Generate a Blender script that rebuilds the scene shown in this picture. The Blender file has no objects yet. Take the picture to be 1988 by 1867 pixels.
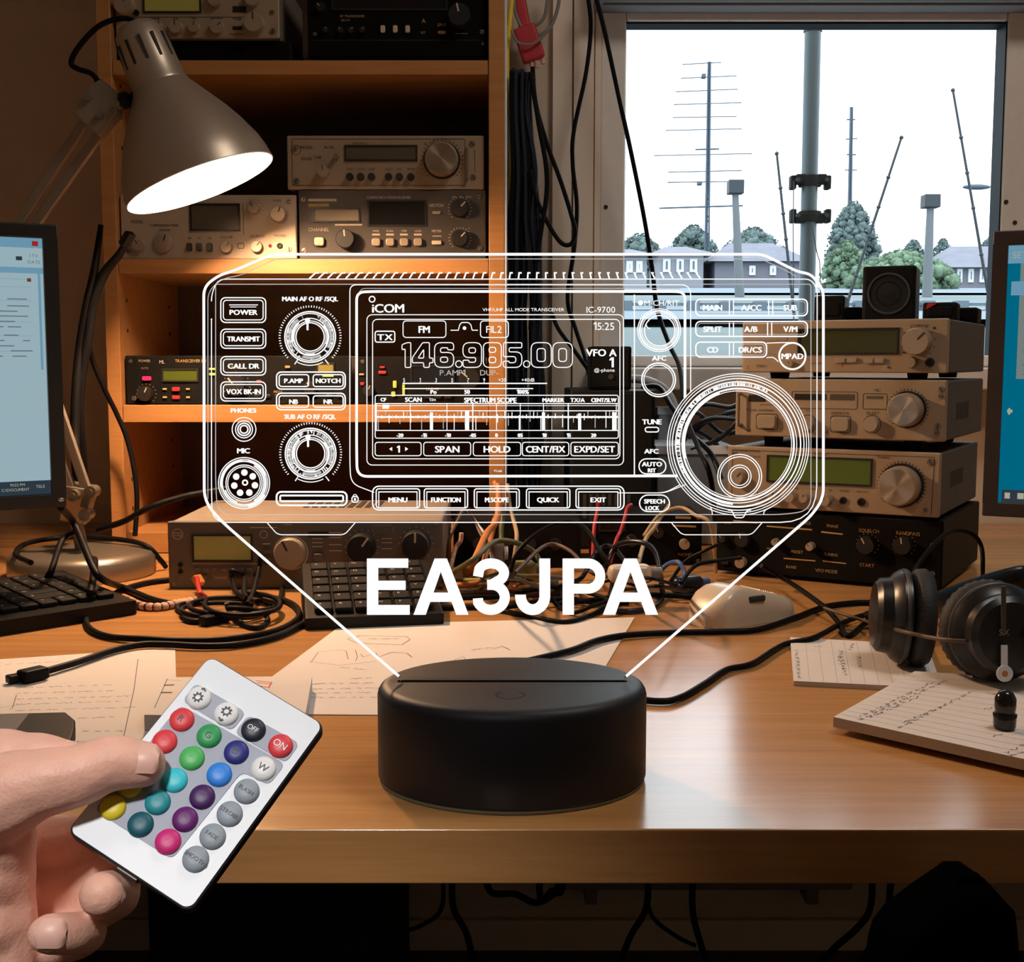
import bpy, bmesh, math, random
from math import sin, cos, tan, pi, radians as R, atan, hypot
from mathutils import Vector as V, Matrix as MX
random.seed(7)
SC = bpy.context.scene
COL = SC.collection
FPX = 2400.0                    # focal length in photo pixels
TH = atan(233.5 / FPX)          # camera pitch
CT, ST = cos(TH), sin(TH)
CZ, DZ = 1.01, 0.74             # camera height, desk top height

def ray(px, py):
    u = (px - 994.0) / FPX; v = (933.5 - py) / FPX
    return V((u, CT + v * ST, -ST + v * CT))
def at(px, py, Y):
    r = ray(px, py); t = Y / r.y
    return V((r.x * t, Y, CZ + r.z * t))
def dk(px, py, h=0.0):          # point on (or h above) the desk top
    r = ray(px, py); t = (DZ + h - CZ) / r.z
    return V((r.x * t, r.y * t, DZ + h))
def cs(x, y, z):                # camera axes (right, up, towards viewer) -> world direction
    return V((x, y * ST - z * CT, y * CT + z * ST))
CAMP = V((0, 0, CZ))

# ---------------------------------------------------------------- materials
MATS = {}
def principled(name):
    m = bpy.data.materials.new(name); m.use_nodes = True
    nt = m.node_tree; return m, nt, nt.nodes['Principled BSDF']
def mat(name, col, rough=.5, metal=0., emit=None, es=0., bump=0., bscale=300., var=0., vscale=40., spec=None, coat=0., sss=0., aniso=0.):
    m, nt, b = principled(name)
    b.inputs['Base Color'].default_value = (*col, 1); b.inputs['Roughness'].default_value = rough
    b.inputs['Metallic'].default_value = metal
    if spec is not None: b.inputs['Specular IOR Level'].default_value = spec
    if coat: b.inputs['Coat Weight'].default_value = coat; b.inputs['Coat Roughness'].default_value = .08
    if emit: b.inputs['Emission Color'].default_value = (*emit, 1); b.inputs['Emission Strength'].default_value = es
    if sss:
        b.inputs['Subsurface Weight'].default_value = sss; b.inputs['Subsurface Radius'].default_value = (1, .35, .2)
        b.inputs['Subsurface Scale'].default_value = .006
    if aniso:
        b.inputs['Anisotropic'].default_value = aniso
        t = nt.nodes.new('ShaderNodeTangent'); t.direction_type = 'RADIAL'; t.axis = 'Y'
        nt.links.new(t.outputs[0], b.inputs['Tangent'])
    tc = nt.nodes.new('ShaderNodeTexCoord')
    if var:
        n = nt.nodes.new('ShaderNodeTexNoise'); n.inputs['Scale'].default_value = vscale; n.inputs['Detail'].default_value = 5
        nt.links.new(tc.outputs['Object'], n.inputs['Vector'])
        r = nt.nodes.new('ShaderNodeValToRGB')
        r.color_ramp.elements[0].position = .3; r.color_ramp.elements[1].position = .7
        r.color_ramp.elements[0].color = (*[c * (1 - var) for c in col], 1)
        r.color_ramp.elements[1].color = (*[min(1, c * (1 + var)) for c in col], 1)
        nt.links.new(n.outputs['Fac'], r.inputs['Fac']); nt.links.new(r.outputs['Color'], b.inputs['Base Color'])
    if bump:
        n = nt.nodes.new('ShaderNodeTexNoise'); n.inputs['Scale'].default_value = bscale
        nt.links.new(tc.outputs['Object'], n.inputs['Vector'])
        bp = nt.nodes.new('ShaderNodeBump'); bp.inputs['Strength'].default_value = bump; bp.inputs['Distance'].default_value = .001
        nt.links.new(n.outputs['Fac'], bp.inputs['Height']); nt.links.new(bp.outputs['Normal'], b.inputs['Normal'])
    MATS[name] = m; return m
def wood(name, c0, c1, rough, scale=(1.2, 22, 22), spec=.5, ior=1.5):
    m, nt, b = principled(name)
    tc = nt.nodes.new('ShaderNodeTexCoord'); mp = nt.nodes.new('ShaderNodeMapping'); mp.inputs['Scale'].default_value = scale
    n1 = nt.nodes.new('ShaderNodeTexNoise'); n1.inputs['Scale'].default_value = 3; n1.inputs['Detail'].default_value = 8; n1.inputs['Roughness'].default_value = .6
    n2 = nt.nodes.new('ShaderNodeTexNoise'); n2.inputs['Scale'].default_value = 14; n2.inputs['Detail'].default_value = 3
    mx = nt.nodes.new('ShaderNodeMath'); mx.operation = 'MULTIPLY_ADD'; mx.inputs[1].default_value = .35
    r = nt.nodes.new('ShaderNodeValToRGB')
    r.color_ramp.elements[0].position = .42; r.color_ramp.elements[1].position = .95
    r.color_ramp.elements[0].color = (*c0, 1); r.color_ramp.elements[1].color = (*c1, 1)
    L = nt.links.new
    L(tc.outputs['Object'], mp.inputs['Vector']); L(mp.outputs[0], n1.inputs['Vector']); L(mp.outputs[0], n2.inputs['Vector'])
    L(n2.outputs['Fac'], mx.inputs[0]); L(n1.outputs['Fac'], mx.inputs[2]); L(mx.outputs[0], r.inputs['Fac']); L(r.outputs['Color'], b.inputs['Base Color'])
    b.inputs['Roughness'].default_value = rough; b.inputs['Specular IOR Level'].default_value = spec; b.inputs['IOR'].default_value = ior
    bp = nt.nodes.new('ShaderNodeBump'); bp.inputs['Strength'].default_value = .04; bp.inputs['Distance'].default_value = .0006
    L(n2.outputs['Fac'], bp.inputs['Height']); L(bp.outputs['Normal'], b.inputs['Normal'])
    MATS[name] = m; return m
def glow(name, col, s):
    m = bpy.data.materials.new(name); m.use_nodes = True; nt = m.node_tree; nt.nodes.clear()
    e = nt.nodes.new('ShaderNodeEmission'); e.inputs[0].default_value = (*col, 1); e.inputs[1].default_value = s
    o = nt.nodes.new('ShaderNodeOutputMaterial'); nt.links.new(e.outputs[0], o.inputs[0]); MATS[name] = m; return m
def pane(name, tint, fac):
    m = bpy.data.materials.new(name); m.use_nodes = True; nt = m.node_tree; nt.nodes.clear()
    t = nt.nodes.new('ShaderNodeBsdfTransparent'); t.inputs[0].default_value = (*tint, 1)
    g = nt.nodes.new('ShaderNodeBsdfGlossy'); g.inputs['Roughness'].default_value = .03
    x = nt.nodes.new('ShaderNodeMixShader'); lw = nt.nodes.new('ShaderNodeLayerWeight'); lw.inputs[0].default_value = fac
    o = nt.nodes.new('ShaderNodeOutputMaterial'); L = nt.links.new
    L(lw.outputs['Fresnel'], x.inputs[0]); L(t.outputs[0], x.inputs[1]); L(g.outputs[0], x.inputs[2]); L(x.outputs[0], o.inputs[0])
    MATS[name] = m; return m
M = MATS
wood('desk_wood', (.44, .200, .062), (.62, .315, .115), .19, spec=.5, ior=1.8)
wood('shelf_wood', (.38, .17, .052), (.50, .245, .085), .42)
mat('wall', (.66, .55, .43), .85, bump=.25, bscale=220, var=.05, vscale=6)
mat('casing', (.82, .70, .57), .6, var=.04, vscale=5)
mat('frame', (.80, .74, .68), .45, var=.03)
mat('blind', (.16, .17, .19), .7)
mat('floor', (.10, .075, .06), .6, var=.2, vscale=8)
mat('ceiling', (.6, .58, .54), .9)
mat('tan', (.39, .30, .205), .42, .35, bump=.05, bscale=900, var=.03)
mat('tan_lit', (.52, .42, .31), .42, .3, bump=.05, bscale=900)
mat('greyface', (.12, .105, .092), .5, .2, spec=.3)
mat('greyface_dark', (.06, .053, .046), .5, .15, spec=.25)
mat('darkface', (.006, .0057, .0054), .7, 0, spec=.03)
mat('case_dark', (.008, .0078, .0076), .55, bump=.1, spec=.10)
mat('case_grey', (.085, .085, .085), .6, 0., var=.06, spec=.2)
mat('case_tan', (.35, .29, .23), .5, .4, var=.05)
mat('black', (.008, .008, .008), .42, spec=.15)
mat('black_matte', (.011, .011, .0105), .75, spec=.25)
mat('rubber', (.005, .005, .0056), .5, spec=.10)
mat('rubber_blue', (.008, .012, .022), .3, spec=.5)
mat('cable_grey', (.20, .185, .17), .5)
mat('cable_yellow', (.85, .60, .04), .5)
mat('cable_red', (.45, .02, .025), .45)
mat('cable_orange', (.50, .17, .035), .5)
mat('cable_green', (.10, .105, .045), .5)
mat('cable_olive', (.22, .2, .06), .5)
mat('cable_tan', (.42, .30, .16), .5)
mat('cable_blue', (.05, .10, .28), .45)
mat('cable_pink', (.62, .36, .26), .5, var=.3, vscale=200)
mat('cable_white', (.55, .55, .55), .5)
mat('knob_tan', (.46, .375, .28), .35, .5)
mat('knob_spun', (.62, .53, .42), .28, 1., aniso=.8)
mat('knob_dark', (.014, .013, .012), .42, spec=.35)
mat('lcd_dark', (.045, .05, .018), .2)
mat('lcd_olive', (.085, .075, .05), .22)
mat('lcd_tan', (.34, .28, .19), .25)
mat('lcd_amber', (.22, .18, .045), .25, emit=(.5, .4, .08), es=.08)
mat('lcd_green', (.06, .075, .012), .2, emit=(.16, .22, .02), es=.10)
mat('lcd_black', (.008, .008, .008), .15)
mat('ink_dark', (.03, .026, .022), .8)
mat('ink_light', (.55, .45, .33), .7)
mat('ink_gold', (.42, .27, .10), .7)
mat('screw', (.28, .23, .18), .35, .8)
mat('steel', (.45, .41, .36), .35, .9)
mat('red_ink', (.5, .02, .02), .6)
glow('led_red', (1, .03, .10), 1.5)
mat('led_red_dim', (.3, .02, .02), .4, emit=(1, .05, .04), es=.25)
mat('led_lime', (.3, .32, .05), .4, emit=(.8, .85, .1), es=.45)
mat('lamp_metal', (.47, .39, .305), .36, .55, bump=.03, bscale=1500)
mat('lamp_base', (.36, .315, .255), .34, .8)
mat('lamp_arm', (.36, .30, .235), .45, .5)
mat('lamp_inner', (.9, .88, .84), .5)
mat('bezel', (.013, .012, .011), .42)
mat('bezel_brown', (.045, .03, .022), .5)
mat('paper', (.74, .68, .64), .9, var=.02, vscale=15)
mat('paper_edge', (.58, .52, .47), .9)
mat('pen', (.12, .11, .13), .9)
mat('rule', (.42, .42, .47), .9)
mat('mouse', (.66, .55, .42), .32, coat=.2)
mat('base_black', (.0095, .0108, .0145), .5, spec=.35, bump=.03, bscale=2500)
mat('base_ring', (.13, .12, .07), .4)
mat('skin', (.82, .455, .34), .5, sss=.25, var=.07, vscale=70, bump=.25, bscale=700)
mat('nail', (.80, .47, .375), .42)
mat('remote_white', (.74, .775, .82), .4)
mat('remote_black', (.02, .021, .024), .4)
mat('remote_grey', (.33, .36, .44), .5)
mat('remote_key_grey', (.30, .35, .40), .5)
for n, c in dict(white=(.82, .82, .82), red=(.72, .05, .06), green=(.03, .34, .10), lime=(.08, .48, .12), navy=(.025, .03, .22), blue=(.03, .24, .78), cyan=(.04, .56, .66),
                 teal=(.015, .27, .32), deep=(.005, .10, .14), violet=(.06, .012, .11), purple=(.13, .012, .15), pink=(.62, .02, .20), yellow=(.78, .62, .02), ink=(.015, .02, .035)).items():
    mat('key_' + n, c, .45)
glow('engrave', (1, .985, .96), 1.15)
glow('engrave_thin', (1, .98, .95), .5)
pane('acrylic', (.992, .994, .996), .03)
pane('glass', (.95, .98, .99), .02)
glow('screen_doc', (.37, .52, .58), .80)
glow('screen_head', (.17, .36, .50), .8)
glow('screen_text', (.16, .21, .25), .7)
glow('screen_bar', (.035, .055, .075), .7)
glow('screen_blue', (0.0, .20, .34), .62)
glow('screen_grey', (.30, .36, .34), .55)
glow('screen_icon', (.6, .6, .45), .6)
glow('bulb', (1, .615, .355), 930.)
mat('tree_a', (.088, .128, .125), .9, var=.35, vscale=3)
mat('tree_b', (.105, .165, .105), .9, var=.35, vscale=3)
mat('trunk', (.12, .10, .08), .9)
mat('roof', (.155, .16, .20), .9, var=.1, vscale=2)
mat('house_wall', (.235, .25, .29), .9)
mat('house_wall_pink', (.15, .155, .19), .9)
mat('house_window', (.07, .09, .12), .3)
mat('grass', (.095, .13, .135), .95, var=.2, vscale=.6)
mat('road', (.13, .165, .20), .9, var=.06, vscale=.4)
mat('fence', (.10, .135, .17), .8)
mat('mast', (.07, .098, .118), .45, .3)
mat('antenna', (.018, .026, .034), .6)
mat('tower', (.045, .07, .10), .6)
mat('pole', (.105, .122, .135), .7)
mat('vent_white', (.62, .66, .72), .6)
mat('box_grey', (.30, .33, .37), .6)

# ---------------------------------------------------------------- mesh builder
class MB:
    def __init__(s, T=None): s.bm = bmesh.new(); s.T = T or MX.Identity(4); s.mi = 0; s.wn = False
    def face(s, vs):
        try:
            f = s.bm.faces.new(vs); f.material_index = s.mi; return f
        except ValueError: return None
    def v(s, p): return s.bm.verts.new(s.T @ V(p))
    def poly(s, pts): return s.face([s.v(p) for p in pts])
    def take(s, b, X=None):
        X = s.T @ X if X is not None else s.T
        mp = [s.bm.verts.new(X @ v.co) for v in b.verts]
        b.verts.index_update()
        for f in b.faces: s.face([mp[v.index] for v in f.verts])
        b.free(); return s
    def box(s, x0, x1, y0, y1, z0, z1, bev=0., seg=2, X=None):
        b = bmesh.new(); bmesh.ops.create_cube(b, size=1)
        for v in b.verts: v.co = V((x0 + (v.co.x + .5) * (x1 - x0), y0 + (v.co.y + .5) * (y1 - y0), z0 + (v.co.z + .5) * (z1 - z0)))
        if bev: s.wn = True; bmesh.ops.bevel(b, geom=list(b.edges), offset=bev, segments=seg, profile=.5, affect='EDGES')
        return s.take(b, X)
    def prism(s, poly, a, b_, plane='xz', bev=0., seg=2, X=None):   # extrude a 2-D outline from a to b_
        b = bmesh.new()
        k = dict(xz=lambda p, t: V((p[0], t, p[1])), xy=lambda p, t: V((p[0], p[1], t)), yz=lambda p, t: V((t, p[0], p[1])))[plane]
        A = [b.verts.new(k(p, a)) for p in poly]; B = [b.verts.new(k(p, b_)) for p in poly]
        n = len(poly); f1 = b.faces.new(A); f2 = b.faces.new(B[::-1])
        for i in range(n): b.faces.new((A[(i + 1) % n], A[i], B[i], B[(i + 1) % n]))
        bmesh.ops.recalc_face_normals(b, faces=list(b.faces))
        if bev: s.wn = True; bmesh.ops.bevel(b, geom=list(set(f1.edges) | set(f2.edges)), offset=bev, segments=seg, profile=.5, affect='EDGES')
        return s.take(b, X)
    def lathe(s, prof, n=32, X=None, cap=True, sx=1., sy=1.):       # profile (r, z) about z
        T = s.T @ X if X is not None else s.T
        rings = []
        for r, z in prof:
            rings.append([s.bm.verts.new(T @ V((r * cos(2 * pi * i / n) * sx, r * sin(2 * pi * i / n) * sy, z))) for i in range(n)])
        for a, b in zip(rings, rings[1:]):
            for i in range(n): s.face((a[i], a[(i + 1) % n], b[(i + 1) % n], b[i]))
        if cap:
            if prof[0][0] > 1e-6: s.face(rings[0][::-1])
            if prof[-1][0] > 1e-6: s.face(rings[-1])
        return s
    def rod(s, p0, p1, r, n=10, r1=None):
        p0 = V(p0); p1 = V(p1); d = p1 - p0
        X = MX.Translation(p0) @ d.to_track_quat('Z', 'Y').to_matrix().to_4x4()
        return s.lathe([(r, 0), (r if r1 is None else r1, d.length)], n, X)
    def bar(s, p0, p1, w, t, up=V((0, 1, 0)), bev=0.):              # flat bar between two points
        p0 = V(p0); p1 = V(p1); d = p1 - p0; z = d.normalized(); x = up.cross(z).normalized(); y = z.cross(x)
        X = MX((x, y, z)).transposed().to_4x4(); X.translation = p0
        return s.box(-w / 2, w / 2, -t / 2, t / 2, 0, d.length, bev, 2, X)
    def tube(s, pts, r, n=8, closed=False, sub=6, rads=None):
        P = spline(pts, sub, closed); m = len(P)
        up = None; rings = []
        for i in range(m):
            a = P[i - 1] if (i or closed) else P[0]; b = P[(i + 1) % m] if (i < m - 1 or closed) else P[-1]
            t = (b - a)
            if t.length < 1e-9: t = V((0, 0, 1))
            t.normalize()
            if up is None: up = t.orthogonal().normalized()
            up = (up - t * up.dot(t))
            up = up.normalized() if up.length > 1e-6 else t.orthogonal().normalized()
            w = t.cross(up); rr = r if rads is None else rads(i / max(1, m - 1))
            rings.append([s.v(P[i] + (up * cos(2 * pi * k / n) + w * sin(2 * pi * k / n)) * rr) for k in range(n)])
        for i in range(m if closed else m - 1):
            a = rings[i]; b = rings[(i + 1) % m]
            for k in range(n): s.face((a[k], a[(k + 1) % n], b[(k + 1) % n], b[k]))
        if not closed: s.face(rings[0][::-1]); s.face(rings[-1])
        return s
    def ball(s, c, r, sx=1, sy=1, sz=1, sub=2, X=None):
        b = bmesh.new(); bmesh.ops.create_icosphere(b, subdivisions=sub, radius=1)
        for v in b.verts: v.co = V((v.co.x * r * sx, v.co.y * r * sy, v.co.z * r * sz))
        T = MX.Translation(V(c)) @ (X if X is not None else MX.Identity(4))
        return s.take(b, T)
    def ribbon(s, pts, w, f, closed=False):       # flat line of width w through 2-D points; f maps 2-D to 3-D
        P = [V((p[0], p[1])) for p in pts]
        Q = [P[0]]
        for p in P[1:]:
            if (p - Q[-1]).length > 1e-7: Q.append(p)
        if closed and (Q[0] - Q[-1]).length < 1e-7: Q.pop()
        n = len(Q)
        if n < 2: return s
        L, Rr = [], []
        for i in range(n):
            d0 = (Q[i] - Q[i - 1]) if (i or closed) else (Q[1] - Q[0])
            d1 = (Q[(i + 1) % n] - Q[i]) if (i < n - 1 or closed) else (Q[-1] - Q[-2])
            d0 = d0.normalized(); d1 = d1.normalized(); t = d0 + d1
            t = t.normalized() if t.length > 1e-6 else d1
            nn = V((-t.y, t.x)); c = max(.5, nn.dot(V((-d1.y, d1.x)))); o = nn * (w / 2 / c)
            L.append(s.v(f(Q[i] + o))); Rr.append(s.v(f(Q[i] - o)))
        for i in range(n if closed else n - 1):
            j = (i + 1) % n; s.face((L[i], Rr[i], Rr[j], L[j]))
        return s
    def text(s, string, size, X, align='c', squash=1., bold=0.):     # flat lettering in the local xy plane of X
        for P, faces in text_polys(string, size, align, squash):
            vs = [s.bm.verts.new(s.T @ X @ V((p[0], p[1], 0))) for p in P]
            for f in faces: s.face([vs[i] for i in f])
        return s
    def build(s, name, m, parent=None, ang=50., loc=None, rot=None):
        me = bpy.data.meshes.new(name)
        s.bm.normal_update(); s.bm.to_mesh(me); s.bm.free()
        for x in (m if isinstance(m, (list, tuple)) else [m]): me.materials.append(MATS[x] if isinstance(x, str) else x)
        if len(me.polygons):
            me.polygons.foreach_set('use_smooth', [True] * len(me.polygons)); me.set_sharp_from_angle(angle=R(ang))
        o = bpy.data.objects.new(name, me); COL.objects.link(o)
        if s.wn:
            wn = o.modifiers.new('weighted', 'WEIGHTED_NORMAL'); wn.weight = 100; wn.keep_sharp = True
        if parent: o.parent = parent
        if loc is not None: o.location = loc
        if rot is not None: o.rotation_euler = rot
        return o

def spline(pts, sub=6, closed=False):
    P = [V(p) for p in pts]; n = len(P)
    if n < 3 or sub <= 1: return P
    out = []
    g = (lambda i: P[i % n]) if closed else (lambda i: P[max(0, min(n - 1, i))])
    for i in range(n if closed else n - 1):
        a, b, c, d = g(i - 1), g(i), g(i + 1), g(i + 2)
        for k in range(sub):
            t = k / sub
            out.append(.5 * ((2 * b) + (c - a) * t + (2 * a - 5 * b + 4 * c - d) * t * t + (3 * b - 3 * c + d - a) * t ** 3))
    if not closed: out.append(P[-1])
    return out
def tag(o, label, cat, group=None, kind=None):
    o['label'] = label; o['category'] = cat
    if group: o['group'] = group
    if kind: o['kind'] = kind
    return o
def struct(o, label=None, cat=None):
    o['kind'] = 'structure'
    if label: o['label'] = label
    if cat: o['category'] = cat
    return o
def thing(name, label, cat, loc=(0, 0, 0), yaw=0., group=None, rot=None):
    o = bpy.data.objects.new(name, None); COL.objects.link(o); o.location = loc
    o.rotation_euler = rot if rot is not None else (0, 0, yaw); o.empty_display_size = .05
    return tag(o, label, cat, group)
def copy_thing(r, label=None):
    c = r.copy(); COL.objects.link(c)
    if label: c['label'] = label
    for ch in [o for o in bpy.data.objects if o.parent == r]:
        d = ch.copy(); COL.objects.link(d); d.parent = c
        for g in [o for o in bpy.data.objects if o.parent == ch]:
            e = g.copy(); COL.objects.link(e); e.parent = d
    return c

# glyphs of the built-in font
GLY = {}
def load_glyphs():
    obs = []
    for ch in ''.join(chr(i) for i in range(33, 127)):
        c = bpy.data.curves.new('glyph', 'FONT'); c.body = ch; c.resolution_u = 3
        o = bpy.data.objects.new('glyph', c); COL.objects.link(o); obs.append((ch, o))
    dg = bpy.context.evaluated_depsgraph_get(); dg.update()
    for ch, o in obs:
        ev = o.evaluated_get(dg); me = ev.to_mesh()
        P = [(v.co.x, v.co.y) for v in me.vertices]; Fc = [tuple(p.vertices) for p in me.polygons]
        ec = {}
        for f in Fc:
            for a, b in zip(f, f[1:] + f[:1]): ec[(a, b)] = 1
        bd = {a: b for (a, b) in ec if (b, a) not in ec}
        loops = []
        while bd:
            a0, b0 = next(iter(bd.items())); lp = [a0]; del bd[a0]; cur = b0
            while cur != a0 and cur in bd: lp.append(cur); cur = bd.pop(cur)
            loops.append(lp)
        x0 = min(p[0] for p in P); x1 = max(p[0] for p in P)
        GLY[ch] = ([(p[0] - x0, p[1]) for p in P], Fc, x1 - x0, loops); ev.to_mesh_clear()
    for ch, o in obs:
        c = o.data; bpy.data.objects.remove(o); bpy.data.curves.remove(c)
load_glyphs()
GLY['1'] = ([(.16, 0), (.27, 0), (.27, .73), (.16, .73), (0, .60), (0, .49), (.16, .60)], [(0, 1, 2, 3), (3, 4, 5, 6)], .27, [[0, 1, 2, 3, 4, 5, 6]])
def text_layout(string, size, align='c', squash=1., gap=.085):
    x = 0.; out = []; k = size / .73
    for ch in string:
        if ch == ' ': x += .26; continue
        g = GLY[ch]; out.append((ch, x)); x += g[2] + gap
    w = (x - gap) * k * squash; o = {'c': -w / 2, 'l': 0., 'r': -w}[align]
    return [(ch, o + px * k * squash, k) for ch, px in out], w
def text_polys(string, size, align='c', squash=1.):
    lay, w = text_layout(string, size, align, squash)
    for ch, ox, k in lay:
        g = GLY[ch]
        yield [(ox + p[0] * k * squash, p[1] * k - size / 2) for p in g[0]], g[1]
def rrect(x0, y0, x1, y1, r, n=5):
    if x0 > x1: x0, x1 = x1, x0
    if y0 > y1: y0, y1 = y1, y0
    r = min(r, (x1 - x0) / 2, (y1 - y0) / 2); out = []
    for cx, cy, a in ((x1 - r, y1 - r, 0), (x0 + r, y1 - r, 90), (x0 + r, y0 + r, 180), (x1 - r, y0 + r, 270)):
        for i in range(n + 1):
            t = R(a + 90 * i / n); out.append((cx + r * cos(t), cy + r * sin(t)))
    return out
def circ(cx, cy, r, n=48, a0=0, a1=360):
    m = n if a1 - a0 >= 360 else max(3, int(n * abs(a1 - a0) / 360))
    return [(cx + r * cos(R(a0 + (a1 - a0) * i / m)), cy + r * sin(R(a0 + (a1 - a0) * i / m))) for i in range(m if a1 - a0 >= 360 else m + 1)]
# ---------------------------------------------------------------- camera, world, room
cam = bpy.data.objects.new('camera', bpy.data.cameras.new('camera')); COL.objects.link(cam)
cam.data.sensor_width = 36; cam.data.lens = FPX * 36 / 1988; cam.data.clip_start = .02; cam.data.clip_end = 500
cam.location = CAMP; cam.rotation_euler = (pi / 2 - TH, 0, 0); SC.camera = cam
vs = SC.view_settings; vs.view_transform = 'Standard'; vs.look = 'None'; vs.gamma = 1; vs.use_curve_mapping = False; vs.exposure = 0.0
SC.cycles.use_denoising = True
SC.cycles.max_bounces = 10; SC.cycles.transparent_max_bounces = 16; SC.cycles.sample_clamp_indirect = 4.0
w = bpy.data.worlds.new('sky'); SC.world = w; w.use_nodes = True
bg = w.node_tree.nodes['Background']
bg.inputs[1].default_value = 4.6
_tc = w.node_tree.nodes.new('ShaderNodeTexCoord'); _n = w.node_tree.nodes.new('ShaderNodeTexNoise'); _n.inputs['Scale'].default_value = 1.5
_r = w.node_tree.nodes.new('ShaderNodeValToRGB'); _r.color_ramp.elements[0].color = (.70, .755, .80, 1); _r.color_ramp.elements[1].color = (.735, .775, .805, 1)
for a, b in ((_tc.outputs['Generated'], _n.inputs['Vector']), (_n.outputs['Fac'], _r.inputs['Fac']), (_r.outputs['Color'], bg.inputs[0])): w.node_tree.links.new(a, b)

WY = 2.05                                   # inner face of the window wall
XL, XR, YF, ZC = -1.5, 2.1, -1.4, 2.5
wx0 = at(1163, 400, WY).x; wx1 = at(2006, 400, WY).x; wz0 = at(1500, 712, WY).z; wz1 = at(1500, 10, WY).z
b = MB()
b.box(XL - .1, wx0, WY, WY + .12, 0, ZC); b.box(wx1, XR + .1, WY, WY + .12, 0, ZC)
b.box(wx0, wx1, WY, WY + .12, 0, wz0); b.box(wx0, wx1, WY, WY + .12, wz1, ZC)
struct(b.build('wall_back', 'wall'))
struct(MB().box(XL - .1, XL, YF, WY, 0, ZC).build('wall_left', 'wall'))
struct(MB().box(XR, XR + .1, YF, WY, 0, ZC).build('wall_right', 'wall'))
struct(MB().box(XL - .1, XR + .1, YF - .1, YF, 0, ZC).build('wall_front', 'wall'))
struct(MB().box(XL - .1, XR + .1, YF - .1, WY + .12, -.1, 0).build('floor', 'floor'))
struct(MB().box(XL - .1, XR + .1, YF - .1, WY + .12, ZC, ZC + .1).build('ceiling', 'ceiling'))
# casing beside the window
b = MB()
for x0, x1, y in ((1072, 1109, 2.036), (1109, 1112, 2.046), (1112, 1150, 2.030), (1150, 1153, 2.044), (1153, 1164, 2.036)):
    b.box(at(x0, 400, WY).x, at(x1, 400, WY).x, y, WY, .74, ZC - .02)
struct(b.build('trim_1', 'casing'))
# window
gx0, gx1 = at(1212, 400, WY).x, at(1938, 400, WY).x; gz1 = at(1500, 45, WY).z; gz0 = at(1500, 690, WY).z
win = bpy.data.objects.new('window_1', None); COL.objects.link(win); win.location = ((wx0 + wx1) / 2, WY + .04, wz0); win['kind'] = 'structure'
o = V(win.location)
b = MB(MX.Translation(-o))
b.box(wx0, gx0, WY - .012, WY + .032, wz0, wz1, .004); b.box(gx1, wx1, WY - .012, WY + .032, wz0, wz1, .004)
b.box(gx0, gx1, WY - .012, WY + .032, gz1, wz1, .004); b.box(gx0, gx1, WY - .012, WY + .032, wz0, gz0, .004)
b.build('window_frame', 'frame', win)
mat('seal', (.010, .017, .024), .6, spec=.1); b = MB(MX.Translation(-o))
b.box(gx0, gx0 + .002, WY + .008, WY + .03, gz0, gz1); b.box(gx1 - .002, gx1, WY - .010, WY + .031, gz0, gz1); b.box(gx0, gx1, WY - .008, WY + .03, gz1 - .0030, gz1)
b.build('glazing_seal', 'seal', win)
MB(MX.Translation(-o)).box(gx0 - .004, gx1 + .004, WY + .020, WY + .024, gz0 - .004, gz1 + .004).build('window_pane', 'glass', win)
b = MB(MX.Translation(-o))
for (x, y) in ((1176, 402), (1953, 392), (1970, 432)):
    p = at(x, y, WY - .012); b.rod((p.x, WY - .0135, p.z), (p.x, WY + .004, p.z), .0035, 14)
b.build('screw_hole', 'ink_dark', win)
MB(MX.Translation(-o)).box(wx0 - .02, wx1 + .02, 1.945, WY + .02, at(1400, 722, 1.945).z - .028, wz0 - .001, .004).build('window_sill', 'frame', win)
# blind box over the window
t = thing('roller_blind', 'dark grey rolled blind along the top edge of the window', 'blind', ((wx0 + wx1) / 2, 2.0, at(1400, 12, 2.0).z))
MB().box(wx0 - .012 - t.location.x, wx1 + .02 - t.location.x, -.03, .05, 0, .07, .006).build('head_rail', 'blind', t)
MB().box(wx0 - t.location.x, wx1 - t.location.x, -.018, -.012, -.004, .012, .002).build('hem_bar', 'blind', t)

# ---------------------------------------------------------------- shelf unit
SY, SB = 1.72, 2.03
sx0 = at(206, 700, SY).x; sx1 = at(234, 700, SY).x; sx2 = at(949, 500, SY).x; sx3 = at(980, 500, SY).x
def sz(y): return at(600, y, SY).z
S_TOP, S_MID, S_LOW = (sz(116), sz(144)), (sz(502), sz(531)), (sz(786), sz(820))
t = thing('shelf_unit', 'open wooden shelf unit full of radios standing at the back of the desk', 'shelf', ((sx0 + sx3) / 2, SY, DZ))
T = MX.Translation(-V(t.location))
MB(T).box(sx0, sx1, SY, SB, DZ, 1.80, .0015).build('side_panel', 'shelf_wood', t)
MB(T).box(sx2, sx3, SY, SB, DZ, 1.80, .0015).build('side_panel', 'shelf_wood', t)
for z1, z0 in (S_TOP, S_MID, S_LOW, (1.80, 1.78), (DZ + .03, DZ + .001)):
    MB(T).box(sx1 + .0005, sx2 - .0005, SY + .002, SB - .006, z0, z1, .001).build('shelf_board', 'shelf_wood', t)
mat('shaded_backboard', (.10, .062, .034), .7, var=.1)  # shelf wood darkened in colour for the shade inside the compartments
MB(T).box(sx1, sx2, SB - .006, SB, DZ, 1.80).build('back_panel', 'shaded_backboard', t)
b = MB(T)
for i in range(22):
    z = DZ + .06 + i * .042
    for y in (SY + .035, SB - .06): b.rod((sx1 - .002, y, z), (sx1 + .0008, y, z), .003, 10)
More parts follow.
